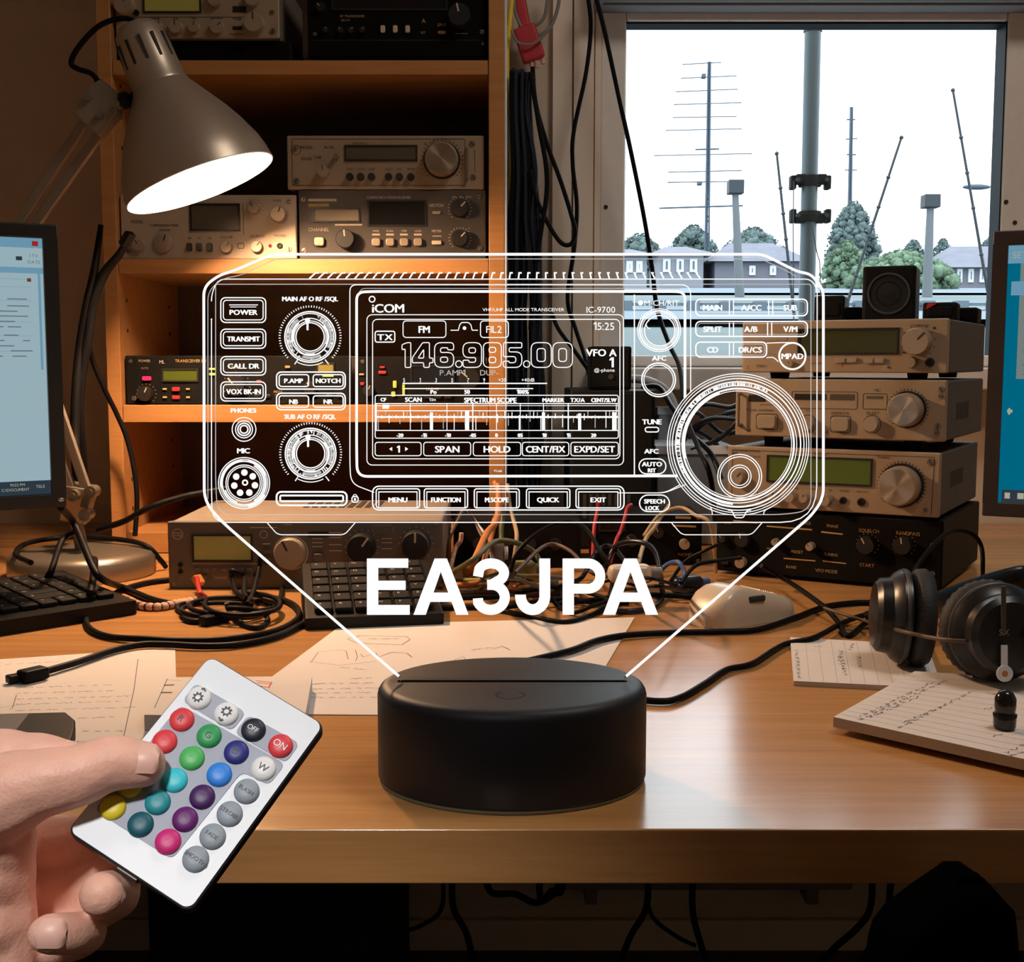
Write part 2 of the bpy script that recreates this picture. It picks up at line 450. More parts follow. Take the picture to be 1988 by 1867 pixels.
b.build('pin_holes', 'ink_dark', t)
MB(T).box(sx3, sx3 + .0022, SY + .0005, SB, DZ, 1.80).build('lit_edge_strip', 'vent_white', t)  # pale strip paints the window's light along the panel edge

# ---------------------------------------------------------------- desk
DY0 = 648 / (1635 - 700) * 1.0; DT = DZ - at(1200, 1716, DY0).z
t = thing('desk', 'wide light-brown wooden desk under all the radio gear', 'desk', (0, DY0, 0))
T = MX.Translation(-V(t.location))
MB(T).box(-1.30, 1.75, DY0, WY - .002, DZ - DT, DZ, .0012, 2).build('desktop', 'desk_wood', t)
for x in (-1.28, 1.72): MB(T).box(x - .015, x + .015, DY0 + .06, WY - .04, 0, DZ - DT).build('side_leg', 'desk_wood', t)

# ---------------------------------------------------------------- outdoors
def gz(Y): return at(994, 695, 2.4).z - .02 + (Y - 2.4) * .0625 if Y < 40 else gz(39.99) + (Y - 40) * .058
b = MB(); ys = [2.3, 6, 12, 20, 30, 40, 60, 90, 120]
for y0, y1 in zip(ys, ys[1:]): b.poly([(-90, y0, gz(y0)), (90, y0, gz(y0)), (90, y1, gz(y1)), (-90, y1, gz(y1))])
struct(b.build('ground', 'grass'), 'pale grassy slope seen through the window', 'ground')
b = MB()
for y0, y1 in ((4.6, 6.6), (16, 29)): b.poly([(-60, y0, gz(y0) + .03), (60, y0, gz(y0) + .03), (60, y1, gz(y1) + .03), (-60, y1, gz(y1) + .03)])
struct(b.build('road', 'road'), 'pale bands of road outside the window', 'road')
def opt(px, py, Y): return at(px, py, Y)
def mast_tower(px, py0, py1, Y, bars, wpx, label, group=None):
    p1 = opt(px, py0, Y); p0 = opt(px - 5, py1, Y)
    t = thing('antenna_tower', label, 'antenna tower', (p0.x, Y, gz(Y)), group=group); T = MX.Translation(-V(t.location)); k = Y / FPX
    b = MB(T); h = wpx * k / 2
    for dx, dy in ((-h, -h * .6), (h, -h * .6), (0, h)): b.rod((p0.x + dx, Y + dy, gz(Y)), (p1.x + dx * .5, Y + dy * .5, p1.z), 2.0 * k, 5)
    n = 26
    for i in range(n):
        z0 = gz(Y) + (p1.z - gz(Y)) * i / n; z1 = gz(Y) + (p1.z - gz(Y)) * (i + 1) / n
        xa = p0.x + (p1.x - p0.x) * i / n; xb = p0.x + (p1.x - p0.x) * (i + 1) / n; s = 1 if i % 2 else -1
        b.rod((xa - s * h * .8, Y, z0), (xb + s * h * .8, Y, z1), .8 * k, 4)
    b.build('lattice_mast', 'tower', t)
    for (x0, y0, x1, y1, r) in bars:
        MB(T).rod(opt(x0, y0, Y), opt(x1, y1, Y), (r * .8 + .8) * k, 5).build('crossbar', 'tower', t)
    for (x, y, w_, h_) in ((1366, 148, 8, 8), (1358, 356, 9, 7)) if px < 1500 else ():
        c = opt(x, y, Y); MB(T).box(c.x - w_ * k / 2, c.x + w_ * k / 2, Y - .1, Y + .1, c.z - h_ * k / 2, c.z + h_ * k / 2, .02).build('rotator_box', 'tower', t)
    return t
mast_tower(1377, 120, 520, 40, [(1325, 125, 1400, 121, .35), (1322, 152, 1430, 147, .35), (1312, 178, 1432, 173, .35), (1308, 203, 1440, 199, .35), (1306, 228, 1430, 226, .3), (1292, 253, 1440, 250, .3),
    (1350, 290, 1396, 289, 1.2), (1270, 302, 1460, 298, .35), (1297, 334, 1440, 331, .4), (1296, 354, 1430, 352, .5), (1280, 404, 1442, 399, 1.3)], 8, 'tall lattice antenna tower with many crossbars left of the pipe outside')
mast_tower(1653, 208, 500, 60, [(1644, 232, 1660, 232, .8), (1642, 270, 1664, 269, .5), (1644, 300, 1662, 300, .8), (1640, 330, 1664, 330, .4)], 6, 'far thin lattice antenna tower rising behind the tree right of the pipe')
def post(px, py0, py1, px1, Y, w0, hb, wb, label):
    p1 = opt(px, py0, Y); p0 = opt(px1, py1, Y); k = Y / FPX
    t = thing('box_post', label, 'post', (p0.x, Y, gz(Y))); T = MX.Translation(-V(t.location))
    MB(T).rod((p0.x, Y, gz(Y)), (p1.x, Y, p1.z - hb * k), w0 * k * .62, 10, w0 * k * .42).build('post', 'pole', t)
    MB(T).box(p1.x - wb * k / 2, p1.x + wb * k / 2, Y - wb * k / 2, Y + wb * k / 2, p1.z - hb * k, p1.z, .01).build('top_box', 'antenna', t)
post(1428, 350, 520, 1437, 14, 15, 26, 29, 'grey post with a dark box on top left of the pipe outside')
post(1807, 378, 540, 1801, 14, 16, 25, 30, 'grey post with a dark box on top near the right side of the window')
def whip(p0, p1, Y, label):
    a = opt(*p0, Y); c = opt(*p1, Y); k = Y / FPX
    a = a + (a - c) * (max(0, a.z - gz(Y)) / (c.z - a.z)) if a.z > gz(Y) else a
    t = thing('whip_antenna', label, 'antenna', a); T = MX.Translation(-V(a))
    MB(T).rod(a, c, 3.3 * k, 8, 2.4 * k).build('whip', 'antenna', t)
    for f in (.3, .5, .65, .8, 1.): q = a.lerp(c, f); MB(T).ball(q, 4.6 * k, sub=1).build('joint', 'antenna', t)
whip((1532, 520), (1508, 298), 5, 'thin whip antenna leaning left just beside the thick pipe outside')
whip((1652, 566), (1750, 267), 4, 'dark whip antenna leaning strongly right behind the speaker cube')
whip((1914, 545), (1850, 175), 5, 'long segmented whip antenna by the right edge of the window')
# street lamp
Y = 22; k = Y / FPX; p = opt(1900, 363, Y)
t = thing('street_lamp', 'street lamp head on a curved arm at the right edge of the window', 'street lamp', (opt(1932, 500, Y).x, Y, gz(Y))); T = MX.Translation(-V(t.location))
MB(T).tube([(opt(1990, 500, Y).x, Y, gz(Y)), opt(1985, 420, Y), opt(1960, 372, Y), opt(1925, 364, Y)], 2.5 * k, 6).build('arm', 'pole', t)
MB(T).ball(opt(1896, 363, Y), 1, 28 * k, 9 * k, 5.5 * k).build('lamp_head', 'tower', t)
# pipe mast with clamps
Y = 2.7; k = Y / FPX; a = opt(1579, 20, Y); c = opt(1568, 600, Y)
t = thing('pipe_mast', 'thick grey pipe standing upright just outside the window', 'pipe', (c.x, Y, gz(Y))); T = MX.Translation(-V(t.location))
MB(T).rod((c.x - .002, Y, gz(Y)), a, 15.5 * k, 28, 15.5 * k).build('pipe', 'mast', t)
MB(T).rod(opt(1578, 62, Y), opt(1578.6, 40, Y), 17.5 * k, 28).build('collar', 'tower', t)
for yc, s in ((352, -1), (421, 1)):
    pc = opt(1572, yc, Y)
    tt = thing('pipe_clamp', 'black clamp round the outdoor pipe, ' + ('upper of the two' if s < 0 else 'lower of the two'), 'clamp', pc)
    b = MB(); r = 17 * k
    b.lathe([(r * .98, -10 * k), (r * 1.25, -10 * k), (r * 1.3, 0), (r * 1.25, 10 * k), (r * .98, 10 * k)], 28)
    b.build('clamp_band', 'black_matte', tt)
    for sx in (-1, 1):
        b = MB(); b.box(sx * 20 * k - 9 * k, sx * 20 * k + 9 * k, -.02, .012, -9 * k - s * 3 * k, 9 * k - s * 3 * k, .003)
        b.box(sx * 33 * k - 5.5 * k, sx * 33 * k + 5.5 * k, -.015, .01, -14 * k + s * 2 * k, 12 * k + s * 2 * k, .003); b.build('clamp_jaw', 'black_matte', tt)
        b = MB(); b.rod((sx * 27 * k, -.03, 0), (sx * 27 * k, .02, 0), 4 * k, 10); b.build('clamp_bolt', 'antenna', tt)
for pts, lab in (([(1541, 352), (1540, 420), (1540, 470), (1541, 640)], 'thin wire hanging between the two black pipe clamps'), ([(1575, 432), (1586, 490), (1592, 520), (1594, 640)], 'thin dark wire curving down right of the thick pipe')):
    tag(MB().tube([opt(x, y, Y - .06) for x, y in pts], 1.0 * k, 6).build('wire', 'antenna'), lab, 'wire')
# trees
def tree(px0, px1, py0, py1, Y, m, label, n=46, seed=1, trunk=True, name='tree', cat='tree'):
    rnd = random.Random(seed); k = Y / FPX
    c0 = opt((px0 + px1) / 2, py1, Y); W = (px1 - px0) * k / 2; zt = opt(px0, py0, Y).z; zb = c0.z
    t = thing(name, label, cat, (c0.x, Y, gz(Y))); T = MX.Translation(-V(t.location))
    b = MB(T); H = (zt - zb)
    for i in range(n * 9):
        a = rnd.uniform(0, 2 * pi); h = rnd.uniform(.05, 1) ** .9; rr = sin(pi * min(.97, max(.2, h * .8 + .16))) ** .8 * math.sqrt(rnd.random())
        r = rnd.uniform(.06, .15) * min(W * 1.3, H) * (1.1 - .45 * h)
        bb = bmesh.new(); bmesh.ops.create_icosphere(bb, subdivisions=2, radius=r)
        for v in bb.verts: v.co = v.co * rnd.uniform(.72, 1.28) + V((c0.x + cos(a) * rr * (W - r * .6), Y + sin(a) * rr * W * .6, zb + r * .6 + h * (H - r * 1.6)))
        b.take(bb)
    for i in range(n * 45):
        a = rnd.uniform(0, 2 * pi); h = rnd.uniform(.03, 1.03); rr = sin(pi * min(.97, max(.2, h * .8 + .16))) ** .8 * rnd.uniform(.85, 1.12)
        c = V((c0.x + cos(a) * rr * W * .93, Y + sin(a) * rr * W * .56, zb + h * H)); s_ = rnd.uniform(1.2, 3.4) * k
        q = [V((rnd.uniform(-1, 1), rnd.uniform(-1, 1), rnd.uniform(-1, 1))).normalized() * s_ for _ in range(3)]
        b.poly([c + q[0], c + q[1], c - q[0] * .8, c + q[2]])
    b.build('crown', m, t, 80)
    if trunk: MB(T).rod((c0.x, Y, gz(Y)), (c0.x, Y, zb + H * .5), W * .06, 8, W * .03).build('trunk', 'trunk', t)
tree(1180, 1300, 456, 560, 44, 'tree_a', 'low distant tree at the left edge of the window', 40, 2)
tree(1290, 1400, 440, 560, 46, 'tree_a', 'distant round tree behind the foot of the tall tower', 46, 3)
tree(1392, 1530, 444, 560, 54, 'tree_a', 'distant broad tree behind the left box-topped post', 56, 4)
tree(1600, 1706, 395, 560, 42, 'tree_a', 'tallest tree, close right of the thick pipe outside', 64, 5)
tree(1640, 1860, 488, 590, 25, 'tree_b', 'long bright green hedge in front of the tallest tree', 80, 6, False, 'hedge', 'hedge')
tree(1592, 1690, 470, 590, 28, 'tree_b', 'pale green bush right beside the base of the pipe', 40, 16, False, 'bush', 'bush')
tree(1740, 1802, 468, 560, 60, 'tree_a', 'small distant tree left of the right box-topped post', 26, 7)
tree(1800, 1856, 466, 560, 60, 'tree_a', 'small distant tree right of the right box-topped post', 26, 8)
tree(1884, 1960, 462, 560, 46, 'tree_a', 'distant tree behind the long whip antenna at the right window edge', 36, 9)
# houses
def house(px0, px1, pye, pyr, pyb, Y, label, wm='house_wall', wins=(), D=2.6):
    k = Y / FPX; x0 = opt(px0, pye, Y).x; x1 = opt(px1, pye, Y).x; ze = opt(px0, pye, Y).z; zr = opt(px0, pyr, Y + D / 2).z
    t = thing('house', label, 'house', ((x0 + x1) / 2, Y, gz(Y))); T = MX.Translation(-V(t.location))
    MB(T).box(x0, x1, Y, Y + D, gz(Y) - 1, ze).build('house_body', wm, t)
    hip = min((x1 - x0) * .25, D * .6); e = .25
    b = MB(T); A = [(x0 - e, Y - e, ze), (x1 + e, Y - e, ze), (x1 + e, Y + D + e, ze), (x0 - e, Y + D + e, ze)]; P = (x0 + hip, Y + D / 2, zr); Q = (x1 - hip, Y + D / 2, zr)
    b.poly([A[0], A[1], Q, P]); b.poly([A[2], A[3], P, Q]); b.poly([A[1], A[2], Q]); b.poly([A[3], A[0], P]); b.poly(A[::-1])
    b.build('roof', 'roof', t)
    for (wx, wy, ww, wh) in wins:
        c = opt(wx, wy, Y); f = MB(T).box(c.x - ww * k / 2, c.x + ww * k / 2, Y - .06, Y + .05, c.z - wh * k / 2, c.z + wh * k / 2).build('house_window', 'vent_white', t)
        MB(T).box(c.x - ww * k / 2 + .08, c.x + ww * k / 2 - .08, Y - .08, Y, c.z - wh * k / 2 + .08, c.z + wh * k / 2 - .08).build('window_glass', 'house_window', f)
house(1180, 1256, 497, 484, 560, 32, 'white house at the far left behind the window', wins=[(1222, 518, 12, 22), (1241, 518, 12, 22)])
house(1281, 1366, 492, 479, 560, 36, 'white house with several dark windows left of the first post', wins=[(1294, 515, 14, 26), (1320, 515, 14, 26), (1346, 515, 14, 26)])
house(1388, 1560, 508, 472, 560, 36, 'long house with a lavender roof between first post and pipe', 'house_wall_pink', wins=[(1460, 525, 12, 18), (1500, 525, 12, 18)])
house(1838, 1990, 520, 478, 570, 34, 'house with a lavender roof by the right window edge', 'house_wall_pink', wins=[(1862, 535, 10, 26), (1884, 535, 10, 26), (1906, 535, 10, 26)])
# low fence outdoors
Y = 6; k = Y / FPX
t = thing('garden_fence', 'low grey-blue garden fence crossing the whole window view', 'fence', (opt(1560, 600, Y).x, Y, gz(Y))); T = MX.Translation(-V(t.location))
for y0, y1 in ((588, 593), (601, 606)): MB(T).box(opt(1150, y0, Y).x, opt(2000, y0, Y).x, Y - .015, Y + .015, opt(1400, y1, Y).z, opt(1400, y0, Y).z).build('fence_rail', 'fence', t)
for i in range(14):
    x = opt(1150 + i * 65, 590, Y).x; MB(T).box(x - .03, x + .03, Y - .03, Y + .03, gz(Y) - .05, opt(1400, 584, Y).z).build('fence_post', 'fence', t)
# ---------------------------------------------------------------- radios
def radio(label, loc, yaw, W, H, D, quad, items, face='tan', case='case_tan', ink='ink_dark', feet=0., group=None, name='radio_receiver', cat='radio', vents=False, bev=.0025, frame=None):
    """quad: photo pixels (xl, ytl, ybl, xr, ytr, ybr) of the front face; items are given in those pixels"""
    xl, ytl, ybl, xr, ytr, ybr = quad
    t = thing(name, label, cat, loc, yaw, group); k = W / (xr - xl)
    def uv(x, y):
        a = (x - xl) / (xr - xl); yt = ytl + (ytr - ytl) * a; yb = ybl + (ybr - ybl) * a
        return a * W, feet + (yb - y) / (yb - yt) * (H - feet)
    kz = (H - feet) / ((ybl - ytl + ybr - ytr) / 2)
    MB().box(.0012, W - .0012, .006, D, feet, H - .0006, bev).build('case', case, t)
    MB().box(0, W, 0, .0075, feet, H, min(bev, .002)).build('front_panel', face, t)
    if feet:
        for fx in (.16, .84):
            for fy in (.12, .85): MB().lathe([(.011, 0), (.0125, feet + .002)], 18, MX.Translation((W * fx, D * fy, 0))).build('foot', 'rubber', t)
    if vents:
        b = MB()
        for i in range(9): b.box(W * (.42 + .035 * i), W * (.42 + .035 * i) + .007, D * .62, D * .93, H - .002, H + .0003)
        b.build('vent_slots', 'ink_dark', t)
    inks = {}
    XF = lambda x, z, y=-.0004: MX.Translation((x, y, z)) @ MX.Rotation(pi / 2, 4, 'X')
    def inkb(m): return inks.setdefault(m, MB())
    for it in items:
        c, x, y = it[0], it[1], it[2]; X, Z = uv(x, y)
        P = MX.Translation((X, 0, Z)) @ MX.Rotation(pi / 2, 4, 'X')      # local z -> outwards (-y)
        if c == 'k':       # knob: r, material, length, pointer
            r = it[3] * k; m = it[4] if len(it) > 4 else 'knob_tan'; ln = it[5] if len(it) > 5 else max(.008, r * .9); ptr = it[6] if len(it) > 6 else True
            Q = MX.Rotation(pi / 2, 4, 'X')
            b = MB(Q); b.lathe([(r * 1.02, 0), (r, ln * .85), (r * .93, ln), (0.0001, ln)], 36, cap=False)
            o = b.build('knob', m if m != 'knob_spun' else 'knob_tan', t, loc=(X, 0, Z))
            if m == 'knob_spun':
                b = MB(Q); b.lathe([(r * .9, ln - .0005), (r * .88, ln + .0006), (0.0001, ln + .0006)], 48, cap=False); b.build('knob_face', 'knob_spun', o)
                b = MB(Q); b.lathe([(r * 1.13, 0), (r * 1.13, .0025), (r, .0025)], 40, cap=False); b.build('knob_skirt', 'knob_dark', o)
            elif ptr:
                a = random.uniform(-.9, .9); b = MB(Q @ MX.Rotation(a, 4, 'Z')); b.box(-r * .07, r * .07, r * .25, r * .95, ln - .001, ln + .0004); b.build('pointer', 'ink_dark' if m != 'knob_dark' else 'ink_light', o)
        elif c == 'b':     # button: w, h, material
            w_, h_ = it[3] * k, it[4] * kz; m = it[5] if len(it) > 5 else 'knob_tan'; ln = min(.006, .4 * min(w_, h_) + .0015)
            b = MB(MX.Rotation(pi / 2, 4, 'X')); b.prism(rrect(-w_ / 2, -h_ / 2, w_ / 2, h_ / 2, min(w_, h_) * .28, 4), 0, ln, 'xy', min(.0009, ln * .3)); b.build('button', m, t, loc=(X, 0, Z))
            if min(it[3], it[4]) > 15: inkb('ink_dark').ribbon(rrect(X - w_ * .58, Z - h_ * .6, X + w_ * .58, Z + h_ * .6, w_ * .15), .0009, lambda p: (p.x, -.0004, p.y), True)
        elif c == 'd':     # display: x1, y1, material
            X1, Z1 = uv(it[3], it[4]); m = it[5] if len(it) > 5 else 'lcd_dark'
            lo, hi, zl, zh = X, X1, Z1, Z; e = .0022
            b = MB()
            b.box(lo - e, hi + e, -.002, .001, zh, zh + e); b.box(lo - e, hi + e, -.002, .001, zl - e, zl); b.box(lo - e, lo, -.002, .001, zl, zh); b.box(hi, hi + e, -.002, .001, zl, zh)
            o = b.build('display_frame', 'knob_dark', t); MB().box(lo, hi, -.0007, .001, zl, zh).build('display', m, o)
        elif c == 't':     # text: size, string, material
            inkb(it[5] if len(it) > 5 else ink).text(it[4], it[3] * kz, XF(X, Z), 'c', .95)
        elif c == 'j':     # jack: r
            r = it[3] * k; b = MB(MX.Rotation(pi / 2, 4, 'X')); b.lathe([(r * 1.25, 0), (r * 1.2, .0022), (r * .8, .0026), (r * .72, .0006), (.0001, .0006)], 24, cap=False); b.build('jack', it[4] if len(it) > 4 else 'knob_dark', t, loc=(X, 0, Z))
        elif c == 's':     # screw
            r = it[3] * k; b = MB(MX.Rotation(pi / 2, 4, 'X')); b.lathe([(r, 0), (r * .9, .0014), (.0001, .0016)], 16, cap=False); o = b.build('screw', 'screw', t, loc=(X, 0, Z))
            b = MB(MX.Rotation(pi / 2, 4, 'X') @ MX.Rotation(random.random() * 3, 4, 'Z')); b.box(-r * .8, r * .8, -r * .15, r * .15, .001, .0019); b.build('screw_slot', 'ink_dark', o)
        elif c == 'l':     # line
            X1, Z1 = uv(it[3], it[4]); inkb(it[6] if len(it) > 6 else ink).ribbon([(X, Z), (X1, Z1)], it[5] * k, lambda p: (p.x, -.0003, p.y))
        elif c == 'r':     # outlined rectangle
            X1, Z1 = uv(it[3], it[4]); inkb(it[6] if len(it) > 6 else ink).ribbon(rrect(X, Z1, X1, Z, .002), it[5] * k, lambda p: (p.x, -.0003, p.y), True)
        elif c == 'o':     # ring
            inkb(it[5] if len(it) > 5 else ink).ribbon(circ(X, Z, it[3] * k, 36), it[4] * k, lambda p: (p.x, -.0003, p.y), True)
        elif c == 'c':     # tick circle: r, n
            bb = inkb(it[5] if len(it) > 5 else ink)
            for i in range(it[4]):
                a = R(-135 + 270 * i / (it[4] - 1)); r0 = it[3] * k
                bb.ribbon([(X + sin(a) * r0, Z + cos(a) * r0), (X + sin(a) * r0 * 1.1, Z + cos(a) * r0 * 1.1)], 1.4 * k, lambda p: (p.x, -.0003, p.y))
        elif c == 'w':     # dark recessed window: x1, y1, material
            X1, Z1 = uv(it[3], it[4]); MB().box(X, X1, -.0006, .002, Z1, Z).build('meter_window', it[5] if len(it) > 5 else 'knob_dark', t)
        elif c == 'h':     # rack handle: y1
            X1, Z1 = uv(x, it[3]); b = MB(); b.rod((X, -.007, Z1), (X, -.007, Z), 2.6 * k, 10); b.rod((X, .001, Z1), (X, -.007, Z1), 2.6 * k, 10); b.rod((X, .001, Z), (X, -.007, Z), 2.6 * k, 10); b.build('handle', it[4] if len(it) > 4 else 'screw', t)
        elif c == 'e':     # small lamp: r, material
            b = MB(); b.ball((0, 0, 0), it[3] * k, 1, .6, 1); b.build('indicator', it[4], t, loc=(X, -.0004, Z))
    for m, b in inks.items(): b.build('lettering', m, t)
    return t
def front_radio(label, Y, rect, items, D=.22, **kw):
    x0, y0, x1, y1 = rect
    a = at(x0, y1, Y); c = at(x1, y0, Y)
    return radio(label, a, 0, at(x1, y1, Y).x - a.x, c.z - a.z, D, (x0, y0, y1, x1, y0, y1), items, **kw)
FY = SY + .012
def row(kind, xs, y, *a): return [(kind, x, y, *a) for x in xs]
# --- top compartment
def slim(x0, x1, label):
    a = at(x0, 114, FY + .01); c = at(x1, 79, FY + .01)
    z0 = S_TOP[0] + .0002
    t = thing('black_box', label, 'box', (a.x, FY + .01, z0)); W_ = at(x1, 114, FY + .01).x - a.x; H_ = c.z - z0
    MB().box(0, W_, 0, .2, 0, H_, .002).build('case', 'case_dark', t)
    MB().box(.004, W_ - .004, -.002, .001, .003, H_ - .003, .001).build('front_panel', 'darkface', t)
    return z0 + H_
zt = slim(228, 566, 'flat black box under the tan radio on the top shelf')
r = front_radio('tan radio with a yellow display on the top shelf at upper left', FY, (225, -62, 543, 75),
    [('d', 283, -30, 389, 22, 'lcd_amber'), ('k', 246, 12, 19, 'knob_tan', .014), ('k', 420, 0, 14), ('k', 492, 0, 14), ('w', 453, 12, 479, 24), ('j', 266, 25, 5), ('k', 305, 53, 12), ('k', 343, 54, 13), ('k', 378, 54, 11), ('k', 423, 54, 13),
     ('k', 496, 48, 19, 'knob_tan', .016), ('w', 452, 51, 471, 58), ('t', 303, 36, 5, 'TONE'), ('t', 342, 36, 5, 'SQL'), ('t', 378, 35, 5, 'MIC'), ('t', 422, 35, 5, 'RF PWR'), ('t', 462, 36, 5, 'MODE'), ('l', 260, 33, 500, 33, 1),
     ('s', 529, 24, 5), ('s', 530, 61, 6), ('s', 237, 66, 5), ('s', 235, -50, 5), ('l', 446, 66, 474, 66, 1)], D=.2, feet=0)
r.location.z = zt + .0002
r = front_radio('large black radio at the right of the top shelf', FY, (598, -70, 944, 111),
    [('d', 648, -50, 866, 17, 'lcd_black'), ('t', 685, 31, 5, 'HF TRANSCEIVER', 'ink_gold'), ('t', 672, 39, 4, 'SSB CW', 'ink_gold')] + row('b', (744, 768, 792), 57, 9, 14, 'ink_light') + row('k', (634, 663, 683, 705), 60, 6, 'knob_dark') +
    [('t', 823, 40, 9, 'A', 'ink_gold'), ('t', 822, 63, 5, 'RIT', 'ink_gold'), ('t', 858, 48, 6, 'SPLIT', 'ink_gold'), ('b', 858, 63, 15, 6, 'ink_gold'), ('k', 893, 35, 22, 'knob_dark', .02), ('l', 884, 65, 908, 65, 1, 'ink_gold'), ('s', 936, 62, 5), ('s', 612, 66, 4), ('s', 937, 85, 3),
     ('l', 690, 25, 690, 25.5, 1), ('l', 604, 78, 938, 78, 1), ('k', 625, 15, 9, 'knob_dark'), ('k', 625, -25, 9, 'knob_dark')], face='darkface', case='case_dark', D=.24)
# --- middle compartment
r = front_radio('tan radio with dark oval buttons on the middle shelf under the lamp', FY, (236, 375, 577, 500),
    [('d', 374, 395, 465, 442, 'lcd_olive'), ('k', 496, 400, 12), ('k', 544, 414, 15, 'knob_tan', .014), ('k', 441, 477, 11), ('k', 500, 476, 11), ('k', 318, 469, 18, 'tan', .004), ('k', 271, 473, 12, 'knob_tan', .006), ('j', 271, 473, 5)] +
    row('b', (369, 388, 408), 477, 11, 16, 'knob_dark') + [('r', 462, 469, 474, 479, 1.2), ('e', 525, 474, 3.5, 'led_red_dim'), ('j', 544, 474, 4.5), ('s', 562, 387, 5), ('s', 562, 481, 5), ('s', 249, 483, 5), ('s', 248, 384, 5),
     ('t', 269, 427, 6, 'MODEL'), ('t', 320, 434, 5, 'COMMUNICATIONS'), ('t', 322, 443, 4, 'RECEIVER'), ('t', 541, 386, 5, 'PWR'), ('t', 441, 457, 5, 'VOLUME'), ('t', 500, 455, 5, 'SQUELCH'), ('t', 545, 454, 5, 'PHONES'),
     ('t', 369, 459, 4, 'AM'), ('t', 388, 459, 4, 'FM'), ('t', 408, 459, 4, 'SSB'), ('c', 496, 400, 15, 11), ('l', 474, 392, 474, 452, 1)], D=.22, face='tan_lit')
r.location.z = S_MID[0] + .0002
r = front_radio('dark receiver under the tan radio at the right of the middle shelf', FY, (581, 366, 944, 501),
    [('d', 613, 404, 697, 426, 'lcd_tan'), ('w', 604, 404, 611, 426), ('d', 718, 389, 825, 434, 'lcd_black'), ('k', 673, 463, 18, 'knob_dark', .018), ('b', 621, 467, 19, 17, 'knob_tan')] + row('b', (731, 758, 785, 812), 468, 16, 15, 'knob_tan') +
    [('k', 893, 403, 17, 'knob_dark', .012), ('c', 893, 403, 21, 17, 'ink_light'), ('k', 893, 461, 16, 'knob_dark', .012), ('c', 893, 461, 20, 17, 'ink_light'), ('b', 848, 469, 19, 8, 'ink_light'), ('b', 848, 411, 16, 6, 'knob_tan'),
     ('l', 600, 386, 655, 386, 5, 'ink_light'), ('l', 600, 396, 640, 396, 6, 'ink_gold'), ('l', 651, 434, 704, 434, 3, 'ink_light'), ('t', 756, 381, 5, 'COMMUNICATIONS RECEIVER', 'ink_light'), ('t', 620, 443, 7, 'CHANNEL', 'ink_light')] +
    [('t', x, 446, 4, s, 'ink_light') for x, s in ((730, 'WIDE'), (757, 'SCAN'), (785, 'STEP'), (812, 'LOCK'))] + [('l', x - 8, 453, x + 7, 453, 3.5, 'ink_light') for x in (731, 758, 785, 812)] +
    [('t', 848, 396, 6, 'NOTCH', 'ink_light'), ('t', 848, 446, 5, 'METER', 'ink_light'), ('l', 840, 456, 857, 456, 1.5, 'ink_light'), ('t', 882, 380, 4, 'OFF', 'ink_light'), ('t', 895, 380, 4, 'AF', 'ink_light'), ('t', 911, 380, 4, 'MAX', 'ink_light'),
     ('s', 930, 380, 5), ('s', 932, 480, 5), ('s', 591, 385, 5), ('s', 591, 484, 5), ('t', 911, 441, 4, '+', 'ink_light')], D=.24, face='greyface_dark', case='case_dark')
r.location.z = S_MID[0] + .0002; ztop = S_MID[0] + at(600, 366, FY).z - at(600, 501, FY).z
r = front_radio('tan radio with a large silver dial on top of the dark receiver', FY, (558, 257, 940, 362),
    [('d', 673, 279, 808, 304, 'lcd_olive'), ('k', 858, 305, 32, 'knob_spun', .02), ('k', 630, 329, 11, 'knob_tan', .014), ('b', 630, 329, 9, 24), ('k', 655, 299, 5, 'steel', .012, False)] + row('k', (680, 701, 722, 755, 776, 798), 338, 7, 'knob_dark', .008, False) +
    [('t', x, 322, 4, s) for x, s in ((680, 'FAST'), (701, 'SLOW'), (722, 'LOCK'), (755, 'VOX'), (776, 'ATT'), (798, 'METER'))] +
    [('t', 597, 280, 6, 'MODEL'), ('t', 640, 280, 5, 'FILTER'), ('t', 597, 302, 6, 'BAND'), ('t', 617, 299, 5, 'TUNE'), ('t', 700, 272, 4, 'FREQUENCY'), ('r', 568, 264, 903, 354, 1), ('h', 907, 284, 344), ('o', 576, 285, 9, 1), ('s', 575, 283, 5), ('s', 576, 345, 6), ('s', 917, 273, 6), ('s', 919, 338, 6),
     ('c', 858, 305, 38, 25), ('l', 922, 285, 922, 330, 1), ('t', 826, 273, 6, 'V')], D=.23)
r.location.z = ztop + .0004
